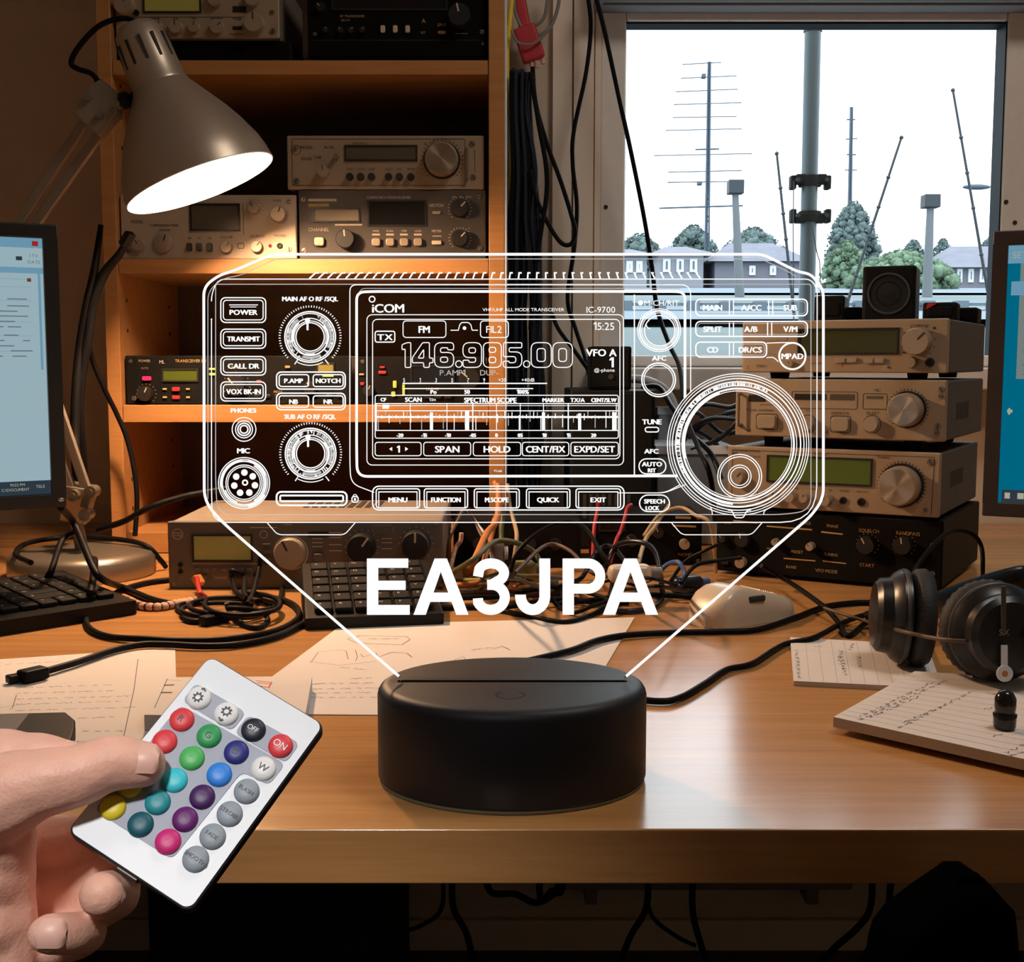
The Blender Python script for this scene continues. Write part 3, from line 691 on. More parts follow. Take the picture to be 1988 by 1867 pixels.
# --- low compartment
k1 = [('b', 287, 734, 17, 8, 'led_red'), ('t', 283, 700, 5, 'POWER', 'ink_light'), ('t', 283, 714, 4, 'AUTO', 'ink_gold'), ('t', 317, 702, 7, 'ML', 'ink_light'), ('t', 372, 700, 6, 'TRANSCEIVER FM', 'ink_gold'), ('d', 319, 718, 384, 738, 'lcd_green'), ('k', 285, 764, 14, 'knob_dark', .014), ('c', 285, 764, 18, 13, 'ink_gold'),
      ('b', 343, 755, 15, 8, 'led_red_dim'), ('b', 343, 771, 15, 7, 'led_red_dim')] + [('b', x, y, 8, 4, 'ink_gold') for x in (321, 366) for y in (755, 771)] + [('s', 256, 701, 4), ('s', 261, 773, 5), ('b', 414, 716, 12, 4, 'led_lime'), ('b', 414, 726, 12, 5, 'led_lime'), ('k', 460, 748, 20, 'knob_dark', .015), ('c', 460, 748, 25, 15, 'ink_gold'),
      ('t', 460, 712, 6, 'SQUELCH', 'ink_gold'), ('b', 504, 740, 9, 6, 'led_red_dim'), ('t', 540, 760, 5, 'MONI', 'ink_gold'), ('d', 618, 706, 648, 722, 'lcd_amber'), ('b', 638, 729, 22, 5, 'led_lime'), ('b', 560, 712, 10, 5, 'ink_gold'), ('k', 603, 752, 12, 'knob_dark')] + [('b', x, 768, 12, 6, 'knob_dark') for x in (500, 520, 540, 640, 660)]
r = front_radio('black transceiver with a red lit button on the low shelf', FY, (245, 690, 682, 785), k1, face='darkface', case='case_tan', D=.24)
r.location.z = S_LOW[0] + .0002
k2 = [('b', 743, 713, 10, 4, 'led_red_dim'), ('b', 743, 723, 15, 6, 'led_red_dim'), ('b', 767, 746, 7, 14, 'led_lime'), ('b', 764, 765, 8, 10, 'led_lime'), ('b', 784, 757, 5, 22, 'led_lime'), ('k', 716, 758, 11, 'knob_dark'), ('d', 800, 712, 880, 740, 'lcd_black'), ('k', 912, 735, 20, 'knob_dark', .016), ('s', 705, 702, 4), ('s', 935, 776, 4),
      ('b', 703, 727, 10, 4, 'ink_gold'), ('b', 704, 745, 8, 6, 'led_red_dim'), ('t', 840, 755, 6, 'LINEAR', 'ink_gold')] + [('b', x, 770, 14, 7, 'knob_dark') for x in (810, 830, 850, 870)]
r = front_radio('black box with lime and red lights at the right end of the low shelf', FY + .01, (694, 692, 943, 785), k2, face='darkface', case='case_tan', D=.2, name='linear_amplifier', cat='amplifier')
r.location.z = S_LOW[0] + .0002
# --- radio standing on the desk before the shelf
HY = 1.450
a = dk(328, 1146); a = V((at(328, 1146, HY).x, HY, DZ + .0003)); Wd = at(860, 1146, HY).x - a.x; Hd = at(600, 1012, HY).z - a.z
items = [('d', 379, 1041, 489, 1088, 'lcd_amber'), ('k', 566, 1074, 30, 'knob_tan', .014), ('o', 566, 1074, 33, 2), ('o', 566, 1074, 22, 1.5), ('k', 704, 1062, 27, 'knob_dark', .022), ('k', 809, 1056, 27, 'knob_dark', .022), ('t', 348, 1037, 8, 'CQ', 'ink_light'), ('o', 348, 1037, 10, 1.2, 'ink_light'), ('o', 514, 1038, 7, 1.2, 'ink_light'),
         ('t', 560, 1018, 4, 'TUNING', 'ink_light'), ('l', 488, 1024, 540, 1024, 1.5, 'ink_light'), ('w', 600, 1032, 640, 1042), ('w', 725, 1020, 764, 1036, 'greyface'), ('r', 725, 1020, 764, 1036, 1.5, 'ink_gold'), ('b', 619, 1083, 17, 16, 'greyface'), ('r', 610, 1074, 628, 1092, 1.3, 'ink_gold'), ('l', 375, 1096, 500, 1096, 1.5, 'ink_light')]
items += [('b', 384 + 17 * i, 1108, 12, 7, 'greyface') for i in range(7)] + [('b', 520, y, 16, 5, 'greyface') for y in (1058, 1072, 1086, 1100)] + [('l', 608, y, 628, y, 1.5, 'ink_light') for y in (1046, 1054, 1062)] + [('l', 640, y, 665, y, 1.5, 'ink_light') for y in (1034, 1044, 1058, 1070)] + [('l', 742, y, 762, y, 1.5, 'ink_light') for y in (1046, 1054, 1066)] + [('c', 704, 1062, 31, 13, 'ink_light'), ('c', 809, 1056, 31, 13, 'ink_light'), ('j', 352, 1098, 4), ('j', 352, 1112, 4), ('s', 338, 1136, 4), ('s', 846, 1016, 4), ('j', 465, 1116, 9), ('b', 397, 1124, 14, 10, 'greyface'), ('t', 430, 1124, 5, 'PHONES', 'ink_light'), ('j', 500, 1118, 6)]
radio('grey transceiver with amber display on the desk in front of the shelf', a, 0, Wd, Hd, .23, (328, 1012, 1146, 860, 1012, 1146), items, face='greyface', case='case_tan', ink='ink_light', vents=True, bev=.004)

# ---------------------------------------------------------------- right-hand stack (turned towards the left)
PSI = R(30); CY = 1.42; pxm = CY / FPX
cornx = (1838 - 994) / FPX * CY
def stack(label, z, H, quad, items, D=.25, dx=0., W=None, dy=0., **kw):
    xl, xr = quad[0], quad[3]
    xc = cornx + (xr - 1838) * pxm
    u = (xl - 994) / FPX
    W = (xc - u * CY) / (cos(PSI) + u * sin(PSI))
    loc = V((xc - W * cos(PSI), CY + W * sin(PSI), DZ + z)) + V((sin(PSI), cos(PSI), 0)) * dy
    return radio(label, loc, -PSI, W, H, D, quad, items, **kw)
h4, h3, h2, h1 = .0845, .0790, .0835, .0700
gl = 'ink_gold'
it4 = [('k', 1700, 1064, 17, 'knob_dark', .012), ('c', 1700, 1064, 20, 13, gl), ('k', 1768, 1064, 17, 'knob_dark', .012), ('c', 1768, 1064, 20, 13, gl), ('k', 1592, 1068, 8, 'knob_tan', .012), ('k', 1521, 1060, 7, 'knob_tan', .01), ('k', 1452, 1056, 15, 'knob_dark'), ('k', 1450, 1100, 11, 'knob_tan', .01), ('t', 1702, 1036, 7, 'SQUELCH', gl), ('t', 1775, 1040, 7, 'BANDPASS', gl), ('t', 1578, 1023, 6, 'VOICE', gl), ('t', 1632, 1028, 6, 'PHASE', gl), ('l', 1500, 1030, 1592, 1036, 3, gl), ('l', 1610, 1040, 1652, 1044, 3, gl),
       ('l', 1430, 1020, 1480, 1024, 3, gl), ('t', 1563, 1080, 6, 'PRESET', gl), ('t', 1630, 1085, 6, 'TUNING', gl), ('l', 1536, 1093, 1600, 1098, 2.5, gl), ('l', 1614, 1098, 1660, 1103, 2.5, gl), ('t', 1700, 1106, 7, 'START', gl), ('t', 1552, 1110, 6, 'BAND', gl), ('t', 1622, 1118, 7, 'VFO MODE', gl), ('t', 1510, 1074, 5, 'MODE', gl), ('s', 1820, 1064, 5), ('s', 1822, 1122, 5), ('k', 1410, 1054, 8, 'knob_dark'), ('t', 1418, 1024, 5, 'GAIN', gl), ('b', 1415, 1100, 16, 8, 'knob_dark'), ('b', 1480, 1106, 14, 7, 'knob_dark')]
stack('wide black receiver at the bottom of the right-hand stack', .0003, h4, (1394, 995, 1115, 1838, 1014, 1156), it4, face='darkface', case='case_dark', feet=.004)
z3 = h4 + .0006
it3 = [('d', 1500, 884, 1701, 942, 'lcd_green'), ('k', 1759, 943, 37, 'knob_spun', .022), ('c', 1759, 943, 42, 31), ('k', 1547, 963, 11, 'knob_tan', .012), ('k', 1576, 966, 9, 'knob_tan', .012), ('k', 1619, 970, 11, 'knob_tan', .014), ('j', 1650, 972, 6), ('j', 1685, 975, 6.5), ('k', 1437, 924, 15, 'knob_tan', .01), ('o', 1437, 924, 20, 1.5), ('t', 1453, 872, 5, 'COMMUNICATIONS'), ('t', 1470, 884, 5, 'RECEIVER'), ('t', 1606, 881, 4, 'FREQUENCY'), ('t', 1724, 888, 5, 'TUNING'), ('t', 1552, 947, 4, 'VOLUME'),
       ('t', 1590, 949, 4, 'TONE'), ('t', 1625, 952, 4, 'RF'), ('t', 1652, 953, 4, 'PHONES'), ('t', 1686, 955, 4, 'LINE OUT'), ('s', 1811, 898, 7), ('s', 1804, 991, 5), ('s', 1428, 966, 5), ('s', 1430, 878, 5), ('k', 1480, 960, 8), ('k', 1512, 962, 9), ('l', 1424, 870, 1424, 976, 1), ('l', 1424, 870, 1818, 889, 1), ('l', 1818, 889, 1815, 1000, 1)]
stack('tan radio with green display and big silver dial, second from the bottom of the stack', z3, h3, (1414, 861, 980, 1829, 881, 1007), it3, case='case_grey', feet=.0035)
z2 = z3 + h3 + .0003
it2 = [('k', 1766, 795, 31, 'knob_spun', .022), ('c', 1766, 795, 36, 27), ('b', 1494, 815, 38, 26), ('b', 1641, 822, 33, 27), ('k', 1701, 823, 14, 'knob_tan', .01, False), ('o', 1701, 823, 17, 1.2), ('k', 1577, 820, 14, 'knob_tan', .01, False), ('o', 1577, 820, 17, 1.2), ('w', 1455, 760, 1490, 775), ('w', 1549, 760, 1612, 774), ('w', 1619, 762, 1666, 775, 'lcd_olive'), ('r', 1544, 755, 1672, 793, 1.2), ('r', 1683, 762, 1728, 794, 1.2), ('w', 1689, 767, 1720, 773, 'case_grey'),
       ('t', 1710, 756, 6, 'MIC'), ('t', 1640, 800, 6, 'NARROW'), ('t', 1702, 801, 6, 'SELECT'), ('t', 1492, 792, 5, 'ANTENNA'), ('t', 1462, 791, 5, 'POWER'), ('t', 1578, 793, 5, 'AGC'), ('t', 1611, 838, 5, 'KHZ'), ('t', 1457, 832, 4, 'OFF'), ('s', 1826, 757, 6), ('s', 1826, 770, 5), ('s', 1822, 828, 6), ('s', 1821, 841, 5), ('h', 1438, 758, 822), ('s', 1439, 822, 5), ('l', 1478, 781, 1520, 782, 1)]
stack('tan radio with large square buttons and a silver knob, third in the stack', z2, h2, (1427, 727, 842, 1836, 739, 859), it2, case='case_grey', feet=.0125)
z1 = z2 + h2 + .0003
it1 = [('d', 1556, 637, 1744, 684, 'lcd_dark'), ('k', 1782, 665, 25, 'knob_tan', .018), ('c', 1782, 665, 29, 11), ('k', 1771, 703, 11, 'knob_tan', .012, False), ('j', 1804, 704, 7)] + row('b', (1637, 1660), 696, 19, 9) + row('b', (1692, 1712), 698, 17, 10) + [('t', 1784, 635, 5, 'CITIZEN'), ('t', 1590, 700, 4, 'RECEIVER'), ('e', 1757, 648, 2.5, 'ink_dark'), ('e', 1810, 640, 2.5, 'ink_dark'), ('e', 1756, 684, 2, 'ink_dark'), ('e', 1640, 706, 2, 'led_red_dim'),
       ('t', 1452, 704, 6, 'Z'), ('t', 1480, 702, 5, 'STEREO'), ('w', 1470, 645, 1530, 655, 'case_tan'), ('k', 1540, 700, 6), ('w', 1470, 668, 1520, 680, 'case_tan'), ('s', 1728, 711, 2.5)]
it1 = [i for i in it1 if i[0] != 't' or i[4] != 'CITIZEN'] + [('t', 1784, 635, 5, 'COMMAND')]
stack('tan radio with dark green display at the top of the right-hand stack', z1, h1, (1438, 616, 713, 1836, 623, 725), it1, case='case_grey', feet=.0075)
ZST = DZ + z1 + h1            # top of the stack
def onstack(a, c): return V((cornx - a * cos(PSI) + c * sin(PSI), CY + a * sin(PSI) + c * cos(PSI), ZST + .0002))   # a: from right corner leftwards, c: backwards
# side vents of the two middle radios
for zz, hh, lab in ((z2, h2, 2), (z3, h3, 3)):
    par = [o for o in bpy.data.objects if o.type == 'EMPTY' and o.get('label', '').startswith('tan radio with ' + ('large square' if lab == 2 else 'green display'))][0]
    Wp = max(v.co.x for v in [c for c in par.children if c.name.startswith('front_panel')][0].data.vertices)
    b = MB()
    for i in range(7): b.box(Wp - .002, Wp - .0006, .07 + i * .012, .074 + i * .012, hh * .42, hh * .66)
    b.build('vent_slots', 'ink_dark', par)
# ---------------------------------------------------------------- desk lamp (spring arm, metal shade)
LY = 1.5
bc = V((at(161, 1115, 1.552).x, 1.552, DZ + .0002))
t = thing('desk_lamp', 'silver spring-arm desk lamp, lit, in front of the left end of the shelf', 'lamp', bc); T = MX.Translation(-bc)
MB().lathe([(.0885, 0), (.090, .004), (.0895, .022), (.085, .0285), (.072, .031), (.0001, .0315)], 64, cap=False).build('lamp_base', 'lamp_base', t)
j0 = at(152, 985, 1.54)
b = MB(T); b.rod((bc.x, bc.y, DZ + .03), at(146, 1000, 1.545), .008, 16); b.build('lamp_stem', 'lamp_base', t)
b = MB(T); b.bar(at(147, 1010, 1.545), at(152, 940, 1.535), .034, .024, bev=.003); b.bar(at(168, 985, 1.535), at(178, 948, 1.535), .012, .02, bev=.002); b.build('lower_bracket', 'lamp_base', t)
for x, y in ((163, 1000), (140, 962), (174, 955)):
    p = at(x, y, 1.515); b = MB(T); b.rod(p, p + V((0, .02, 0)), .0075, 16); b.rod(p - V((0, .002, 0)), p, .0035, 10); b.build('bolt', 'lamp_base', t)
for a, c in (((170, 956), (9, 478)), ((143, 962), (-18, 492)), ((-6, 500), (182, 210)), ((24, 500), (202, 248))):
    MB(T).bar(at(*a, 1.53), at(*c, 1.52), (.0108), .0088, bev=.001).build('arm_bar', 'lamp_arm', t)
p = at(6, 490, 1.515); b = MB(T); b.box(p.x - .025, p.x + .025, 1.508, 1.53, p.z - .024, p.z + .024, .008); b.build('elbow_bracket', 'lamp_arm', t)
hb = at(198, 208, 1.505); X = MX.Translation(hb) @ MX.Rotation(R(35), 4, 'Y')
b = MB(T); b.prism([(-.021, -.026), (.019, -.03), (.023, .004), (.012, .024), (-.016, .026), (-.023, .012)], -.011, .012, 'xz', .003, 2, X); b.build('head_bracket', 'lamp_arm', t)
for x, y in ((169, 187), (193, 221), (225, 201)):
    p = at(x, y, 1.488); b = MB(T); b.rod(p, p + V((0, .012, 0)), .0045, 12); b.build('bolt', 'steel', t)
b = MB(T); b.rod(at(220, 205, 1.5), at(262, 188, 1.5), .006, 14); b.rod(at(236, 197, 1.49), at(250, 192, 1.49), .010, 14); b.build('tilt_knob', 'black', t)
pt, po = at(268, 63, LY), at(390, 357, LY)
ax = (pt - po).normalized(); yy = V((0, 1, 0)); xx = yy.cross(ax).normalized()
SH = MX((xx, yy, ax)).transposed().to_4x4(); SH.translation = po; SH = T @ SH
prof = [(.0915, 0), (.0895, .015), (.0855, .03), (.0745, .055), (.0635, .075), (.0485, .098), (.0385, .113), (.0335, .121)]
MB(SH).lathe([(r - .0012, s + .0004) for r, s in prof][::-1] + [(.0903, 0), (.0915, 0), (.0918, .001)] , 72, cap=False).build('reflector', 'lamp_inner', t, 60)
sh = MB(SH).lathe([(r, s + .0003) for r, s in prof], 72, cap=False).build('lamp_shade', 'lamp_metal', t, 60)
capp = MB(SH).lathe([(.0335, .1205), (.0338, .122), (.0325, .125), (.0315, .15), (.030, .174), (.0275, .188), (.0215, .196), (.011, .1995), (.0001, .2)], 48, cap=False).build('lamp_cap', 'lamp_metal', t, 60)
for i in range(12):
    a = 2 * pi * i / 12 + .15
    MB(SH @ MX.Rotation(a, 4, 'Z')).box(.0285, .0318, -.0018, .0018, .147, .176).build('cooling_slot', 'ink_dark', capp)
b = MB(SH); b.ball((0, 0, .054), .0262, sub=3); b.build('light_bulb', 'bulb', t)
MB(SH).lathe([(.013, .085), (.014, .09), (.0145, .112), (.0001, .112)], 20, cap=False).build('bulb_socket', 'lamp_inner', t)
b = MB(T); b.tube([at(273, 66, 1.5), at(262, 42, 1.5), at(232, 36, 1.5), at(190, 52, 1.5), at(152, 92, 1.5), at(138, 122, 1.5), at(152, 134, 1.5), at(176, 142, 1.5), at(190, 158, 1.5), at(196, 176, 1.505)], .0032, 10); b.build('lamp_cable', 'rubber', t)
b = MB(T); b.rod(at(272, 68, 1.5), at(262, 47, 1.5), .0062, 12, .004); b.rod(at(195, 172, 1.503), at(190, 155, 1.5), .0075, 12, .0045); b.build('cable_sleeve', 'rubber', t)

# ---------------------------------------------------------------- monitors
def monitor(label, loc, yaw, lean, side, W, H, bez, bm, content, stand):
    t = thing('monitor', label, 'monitor', loc, rot=(-lean if 0 else 0, 0, yaw))
    s = side; x0, x1 = (-W, 0) if s < 0 else (0, W)
    T = MX.Rotation(lean, 4, 'X')
    b = MB(T); e = bez
    b.box(x0, x1, 0, .016, 0, e, .0015); b.box(x0, x1, 0, .016, H - e, H, .0015); b.box(x0, x0 + e, 0, .016, e - .001, H - e + .001); b.box(x1 - e, x1, 0, .016, e - .001, H - e + .001)
    b.build('bezel', bm, t)
    MB(T).box(x0 + .004, x1 - .004, .012, .042, .004, H - .004, .006).build('back_cover', bm, t)
    scr = None
    for (u0, v0, u1, v1, m, yo) in content:       # metres from the near top corner of the picture, x away from the visible side
        a, c = (x1 - e - u1, x1 - e - u0) if s < 0 else (x0 + e + u0, x0 + e + u1)
        y = .006 - yo * .0004
        b = MB(T); b.poly([(a, y, H - e - v1), (c, y, H - e - v1), (c, y, H - e - v0), (a, y, H - e - v0)]) if not isinstance(m, tuple) else None
        if isinstance(m, tuple):
            b.text(m[1], v1 - v0, MX.Translation(((a + c) / 2, y, H - e - (v0 + v1) / 2)) @ MX.Rotation(pi / 2, 4, 'X')); m = m[0]
            b.build('screen_text', m, scr)
        elif scr is None: scr = b.build('screen', m, t)
        else: b.build('screen_panel', m, scr)
    sx = stand
    b = MB(); b.box(sx - .03, sx + .03, .042, .06, -loc.z + DZ + .012, H * .5, .004); b.build('stand_neck', bm, t)
    b = MB(); b.lathe([(.1, 0), (.1, .009), (.09, .013), (.0001, .014)], 48, MX.Translation((sx, .07, DZ - loc.z + .0003)), cap=False, sx=1.25); b.build('stand_base', bm, t)
    return t
rnd = random.Random(3)
loc = V((at(120, 700, 1.3).x, 1.3, at(120, 984, 1.3).z)); Hm = at(120, 436, 1.3).z - loc.z
Wi = .46; Hi = Hm - .029
C = [(0, 0, Wi, Hi, 'screen_doc', 0), (0, 0, Wi, .010, 'screen_head', 1), (.004, .003, .010, .008, 'led_red_dim', 2), (0, .030, Wi, .036, 'screen_head', 1), (0, Hi - .0145, Wi, Hi, 'screen_bar', 1), (.003, .03, .0055, .135, 'screen_head', 2), (.020, .019, .026, .023, 'screen_bar', 1), (.012, .041, .016, .0445, 'cable_orange', 1)]
for i, v in enumerate((.062, .069, .0745, .0795, .085, .0905, .099, .1045, .110, .115, .1205)):
    x = .012 + rnd.uniform(0, .02)
    while x < .2:
        l = rnd.uniform(.006, .03); C.append((x, v, x + l, v + .0011, 'screen_text', 1)); x += l + rnd.uniform(.003, .02)
C += [(.003, .016, .014, .0195, ('screen_text', 'I TV'), 1), (.003, .0225, .014, .026, ('screen_text', 'DATE'), 1), (.005, Hi - .0100, .016, Hi - .0068, ('screen_icon', 'TELE'), 2), (.024, Hi - .0075, .046, Hi - .0045, ('screen_icon', 'C:\\DOCUMENT'), 2), (.022, Hi - .0125, .044, Hi - .0095, ('screen_icon', '14:52 PM'), 2), (.054, Hi - .010, .056, Hi - .007, 'screen_icon', 2), (.062, Hi - .010, .064, Hi - .007, 'screen_icon', 2)]
for v in (.044, .052, .066, .088, .102, .118): C.append((.012, v - .002, .2, v - .0017, 'screen_head', 1))
m = monitor('black monitor at the left edge showing a pale text document', loc, R(30), 0, -1, .49, Hm, .0145, 'bezel', C, -.24)
b = MB(); b.ball((-.006, -.0005, .008), .0032, 1.2, .4, .8); b.build('power_button', 'steel', m)
loc = V((at(1906, 1000, 1.25).x, 1.25, at(1906, 1001, 1.25).z)); Hm = at(1930, 444, 1.25).z - loc.z
Wi = .46; Hi = Hm - .029
C = [(0, 0, Wi, Hi, 'screen_blue', 0), (0, 0, Wi, .018, 'screen_head', 1), (.012, .018, Wi, .134, 'screen_grey', 1), (.004, .006, .030, .013, ('screen_icon', 'SETUP'), 2), (.004, .036, .16, .05, 'screen_head', 2), (.003, Hi - .013, .2, Hi, 'screen_bar', 1), (.006, Hi - .010, .011, Hi - .004, 'screen_icon', 2), (.018, Hi - .010, .024, Hi - .004, 'screen_icon', 2), (.029, Hi - .011, .034, Hi - .004, 'led_lime', 2), (.005, .165, .010, .168, 'screen_icon', 1), (.006, .1635, .008, .170, 'screen_icon', 1)]
for i in range(24): C.append((.016 + rnd.uniform(0, .004), .055 + i * .0032, .03 + rnd.uniform(0, .06), .0562 + i * .0032, 'screen_text', 2))
monitor('brown-framed monitor at the right edge showing a blue desktop', loc, R(-25), R(-3.5), 1, .49, Hm, .0145, 'bezel_brown', C, .27)

# ---------------------------------------------------------------- keyboards
def keyboard(label, name, loc, yaw, W, D, h0, h1, nx, ny, pitch, m='black'):
    t = thing(name, label, 'keyboard', loc, yaw)
    MB().prism([(0, .0), (D, .0), (D, h1), (0, h0)], 0, W, 'yz', .003).build('case', m, t)
    rnd = random.Random(nx); tilt = atan((h1 - h0) / D); proto = None
    mx = (W - nx * pitch) / 2; my = (D - ny * pitch) / 2
    for j in range(ny):
        i = 0
        while i < nx:
            w = 1
            if j == 0 and i == 3 and nx > 8: w = 6
            elif j in (1, 2) and i == 11: w = 2
            x = mx + i * pitch; y = my + j * pitch; k = pitch * .44
            b = MB(); b.prism(rrect(-k, -k, k + (w - 1) * pitch, k, .002, 2), 0, .0065, 'xy', .0018, 2)
            o = b.build('key', 'black_key', t, loc=(x + pitch / 2, y + pitch / 2, h0 + (h1 - h0) * (y + pitch / 2) / D - .0008), rot=(tilt, 0, 0))
            i += w
    return t
mat('black_key', (.007, .007, .0068), .7, spec=.12)
mat('key_print', (.45, .4, .33), .6)
C0 = dk(268, 1192)
ya = R(46)
kb = keyboard('black keyboard at the left with its end pointing into the desk', 'keyboard', C0 - V((cos(ya), sin(ya), 0)) * .34 + V((0, 0, .0003)), ya, .34, .165, .015, .028, 15, 6, .0208)
P0 = dk(591, 1224)
kp = keyboard('small black keypad standing in front of the grey transceiver', 'keypad', P0 + V((0, 0, .0003)), R(11), .142, .140, .012, .045, 6, 6, .0205)
for r_ in (kb, kp):
    for o in [c for c in r_.children if c.name.startswith('key')]:
        b = MB(); s = random.choice('QWERTYUIOPASDFGHJKLZXCVBNM1234567890'); b.text(s, .0042, MX.Translation((-.003, .003, .0067)))
        b.build('key_print', 'key_print', o)

# ---------------------------------------------------------------- mouse
mo = dk(1392, 1226); mya = R(33)
t = thing('computer_mouse', 'beige computer mouse with a dark side slot right of the clutter', 'mouse', mo + V((0, 0, .0003)), mya)
def mouse_h(u): return .041 * (sin(pi * min(1, (u + .02) / .36) / 2) ** .55 if u < .34 else 1) * (1 if u < .3 else 1 - .52 * ((u - .3) / .7) ** 1.1)
b = MB(); rings = []; L_, Wm = .118, .06
us = [0, .02, .05, .1, .16, .24, .34, .45, .56, .67, .78, .88, .95, .985, 1.0]
for u in us:
    e = min(1, (1 - (1 - min(1, u / .16)) ** 2.2) if u < .16 else 1) * (1 if u < .9 else (1 - ((u - .9) / .1) ** 3 * .35))
    w_ = Wm / 2 * (max(.35, e)) * (1 - .12 * u); h_ = max(.010, mouse_h(u)) * (1 if u < .97 else .8)
    rg = []
    for i in range(20):
        a = pi * i / 19; ca, sa = cos(a), sin(a)
        rg.append(b.v((u * L_, Wm / 2 - (abs(ca) ** .45 * (1 if ca > 0 else -1)) * w_, .0 + h_ * abs(sa) ** .5)))
    rings.append(rg)
for A, B_ in zip(rings, rings[1:]):
    for i in range(19): b.face((A[i], B_[i], B_[i + 1], A[i + 1]))
    b.face((A[19], B_[19], B_[0], A[0]))
b.face(rings[0]); b.face(rings[-1][::-1]); bmesh.ops.recalc_face_normals(b.bm, faces=list(b.bm.faces))
b.build('mouse_body', 'mouse', t, 50)
MB().box(.046, .068, .0012, .006, .0235, .0295, .001, 1, MX.Translation((0, .0, 0))).build('side_slot', 'ink_dark', t)
b = MB()
for i in range(9): b.rod((.074 + i * .003, .016, mouse_h((.074 + i * .003) / L_) * .985), (.074 + i * .003, .045, mouse_h((.074 + i * .003) / L_) * .985), .0012, 6)
b.build('grip_ribs', 'mouse', t)

# ---------------------------------------------------------------- headphones
t = thing('headphones', 'black padded headphones lying on the notepads at the right', 'headphones', dk(1850, 1335)); T = MX.Translation(-V(t.location))
def cup(center, nrm, r, dep):
    z = V(nrm).normalized(); x = V((0, 0, 1)).cross(z).normalized(); y = z.cross(x); X = MX((x, y, z)).transposed().to_4x4(); X.translation = center; X = T @ X
    MB(X).lathe([(r * .90, -dep * .1), (r * .98, -dep * .06), (r * .98, dep * .10), (r * .90, dep * .22), (r * .80, dep * .30), (r * .77, dep * .52), (r * .66, dep * .62), (r * .3, dep * .68), (.0001, dep * .69)], 56, cap=False).build('ear_cup', 'headphone_shell', t, 28)
    b = MB(X); n = 72; prof = [(.62, -.12), (.86, -.14), (1.0, -.24), (1.02, -.42), (.93, -.56), (.76, -.6), (.64, -.5), (.6, -.3)]
    rings = []
    for i in range(n):
        a = 2 * pi * i / n; q = 1 + .012 * (1 if i % 2 else -1)
        rings.append([b.v((p * r * q * cos(a), p * r * q * sin(a), s * dep)) for p, s in prof])
    for i in range(n):
        A, B_ = rings[i], rings[(i + 1) % n]
        for k in range(len(prof)): b.face((A[k], B_[k], B_[(k + 1) % len(prof)], A[(k + 1) % len(prof)]))
    bmesh.ops.recalc_face_normals(b.bm, faces=list(b.bm.faces)); b.build('ear_pad', 'headphone_pad', t, 60)
    MB(X).lathe([(r * .6, -dep * .3), (.0001, -dep * .3)], 32, cap=False).build('speaker_mesh', 'black_matte', t)
    MB(X).lathe([(r * .995, -dep * .02), (r * 1.0, dep * .04), (r * .97, dep * .06)], 56, cap=False).build('trim_ring', 'headphone_ring', t)
    return X
mat('headphone_shell', (.011, .0105, .011), .32, spec=.4); mat('headphone_pad', (.02, .018, .017), .65, bump=.6, bscale=500); mat('headphone_ring', (.05, .045, .04), .4)
Ym = .978; c1 = at(1936, 1226, Ym); r1 = (c1.z - DZ - .0120) / 1.03
XA = cup(c1, (.02, -1, .10), r1, .046)
c2 = at(1752, 1196, 1.066); r2 = (c2.z - DZ - .0042) / 1.03
XB = cup(c2, (-.98, .15, .05), r2, .040)
b = MB(XA)                                     # slider mark and badge on the facing cup
b.box(-.012, -.007, -.024, -.006, .0355, .0365); b.lathe([(.0065, .0364), (.0063, .0374), (.0001, .0374)], 24, MX.Translation((-.0095, -.028, 0)), cap=False); b.build('badge', 'vent_white', t)
b = MB(XA); b.lathe([(.0025, .0374), (.0001, .0380)], 12, MX.Translation((-.0095, -.028, 0)), cap=False); b.build('badge_mark', 'cable_orange', t)
b = MB(XA); b.text('SX', .005, MX.Translation((-.0095, .004, .0361))); b.build('lettering', 'steel', t)
b = MB(XA); b.box(-.0115, -.0075, .002, .040, .034, .0362, .001); b.build('slider_rail', 'headphone_ring', t)
# headband lying behind the cups
def band(pts, w_, h_, m, nm):
    P = spline(pts, 10); b = MB(T); rings = []
    for i in range(len(P)):
        d = (P[min(len(P) - 1, i + 1)] - P[max(0, i - 1)]).normalized(); s = V((0, 0, 1)).cross(d).normalized(); u = d.cross(s)
        rings.append([b.v(P[i] + s * cos(a) * h_ + u * (abs(sin(a)) ** .6 * (1 if sin(a) > 0 else -1)) * w_) for a in [2 * pi * k / 12 for k in range(12)]])
    for A, B_ in zip(rings, rings[1:]):
        for k in range(12): b.face((A[k], A[(k + 1) % 12], B_[(k + 1) % 12], B_[k]))
    b.face(rings[0][::-1]); b.face(rings[-1]); b.build(nm, m, t)
band([c2 + V((.018, .006, .0)), c2 + V((.06, .08, -.005)), c2 + V((.16, .135, .01)), c1 + V((.12, .14, .005)), c1 + V((.135, .06, .02)), c1 + V((.085, .01, .03)), c1 + V((.05, 0, .03))], .013, .006, 'headphone_shell', 'headband')
band([c1 + V((.052, -.012, .032)), c1 + V((.030, -.026, .028)), c1 + V((.012, -.036, .0))], .006, .004, 'headphone_shell', 'yoke')

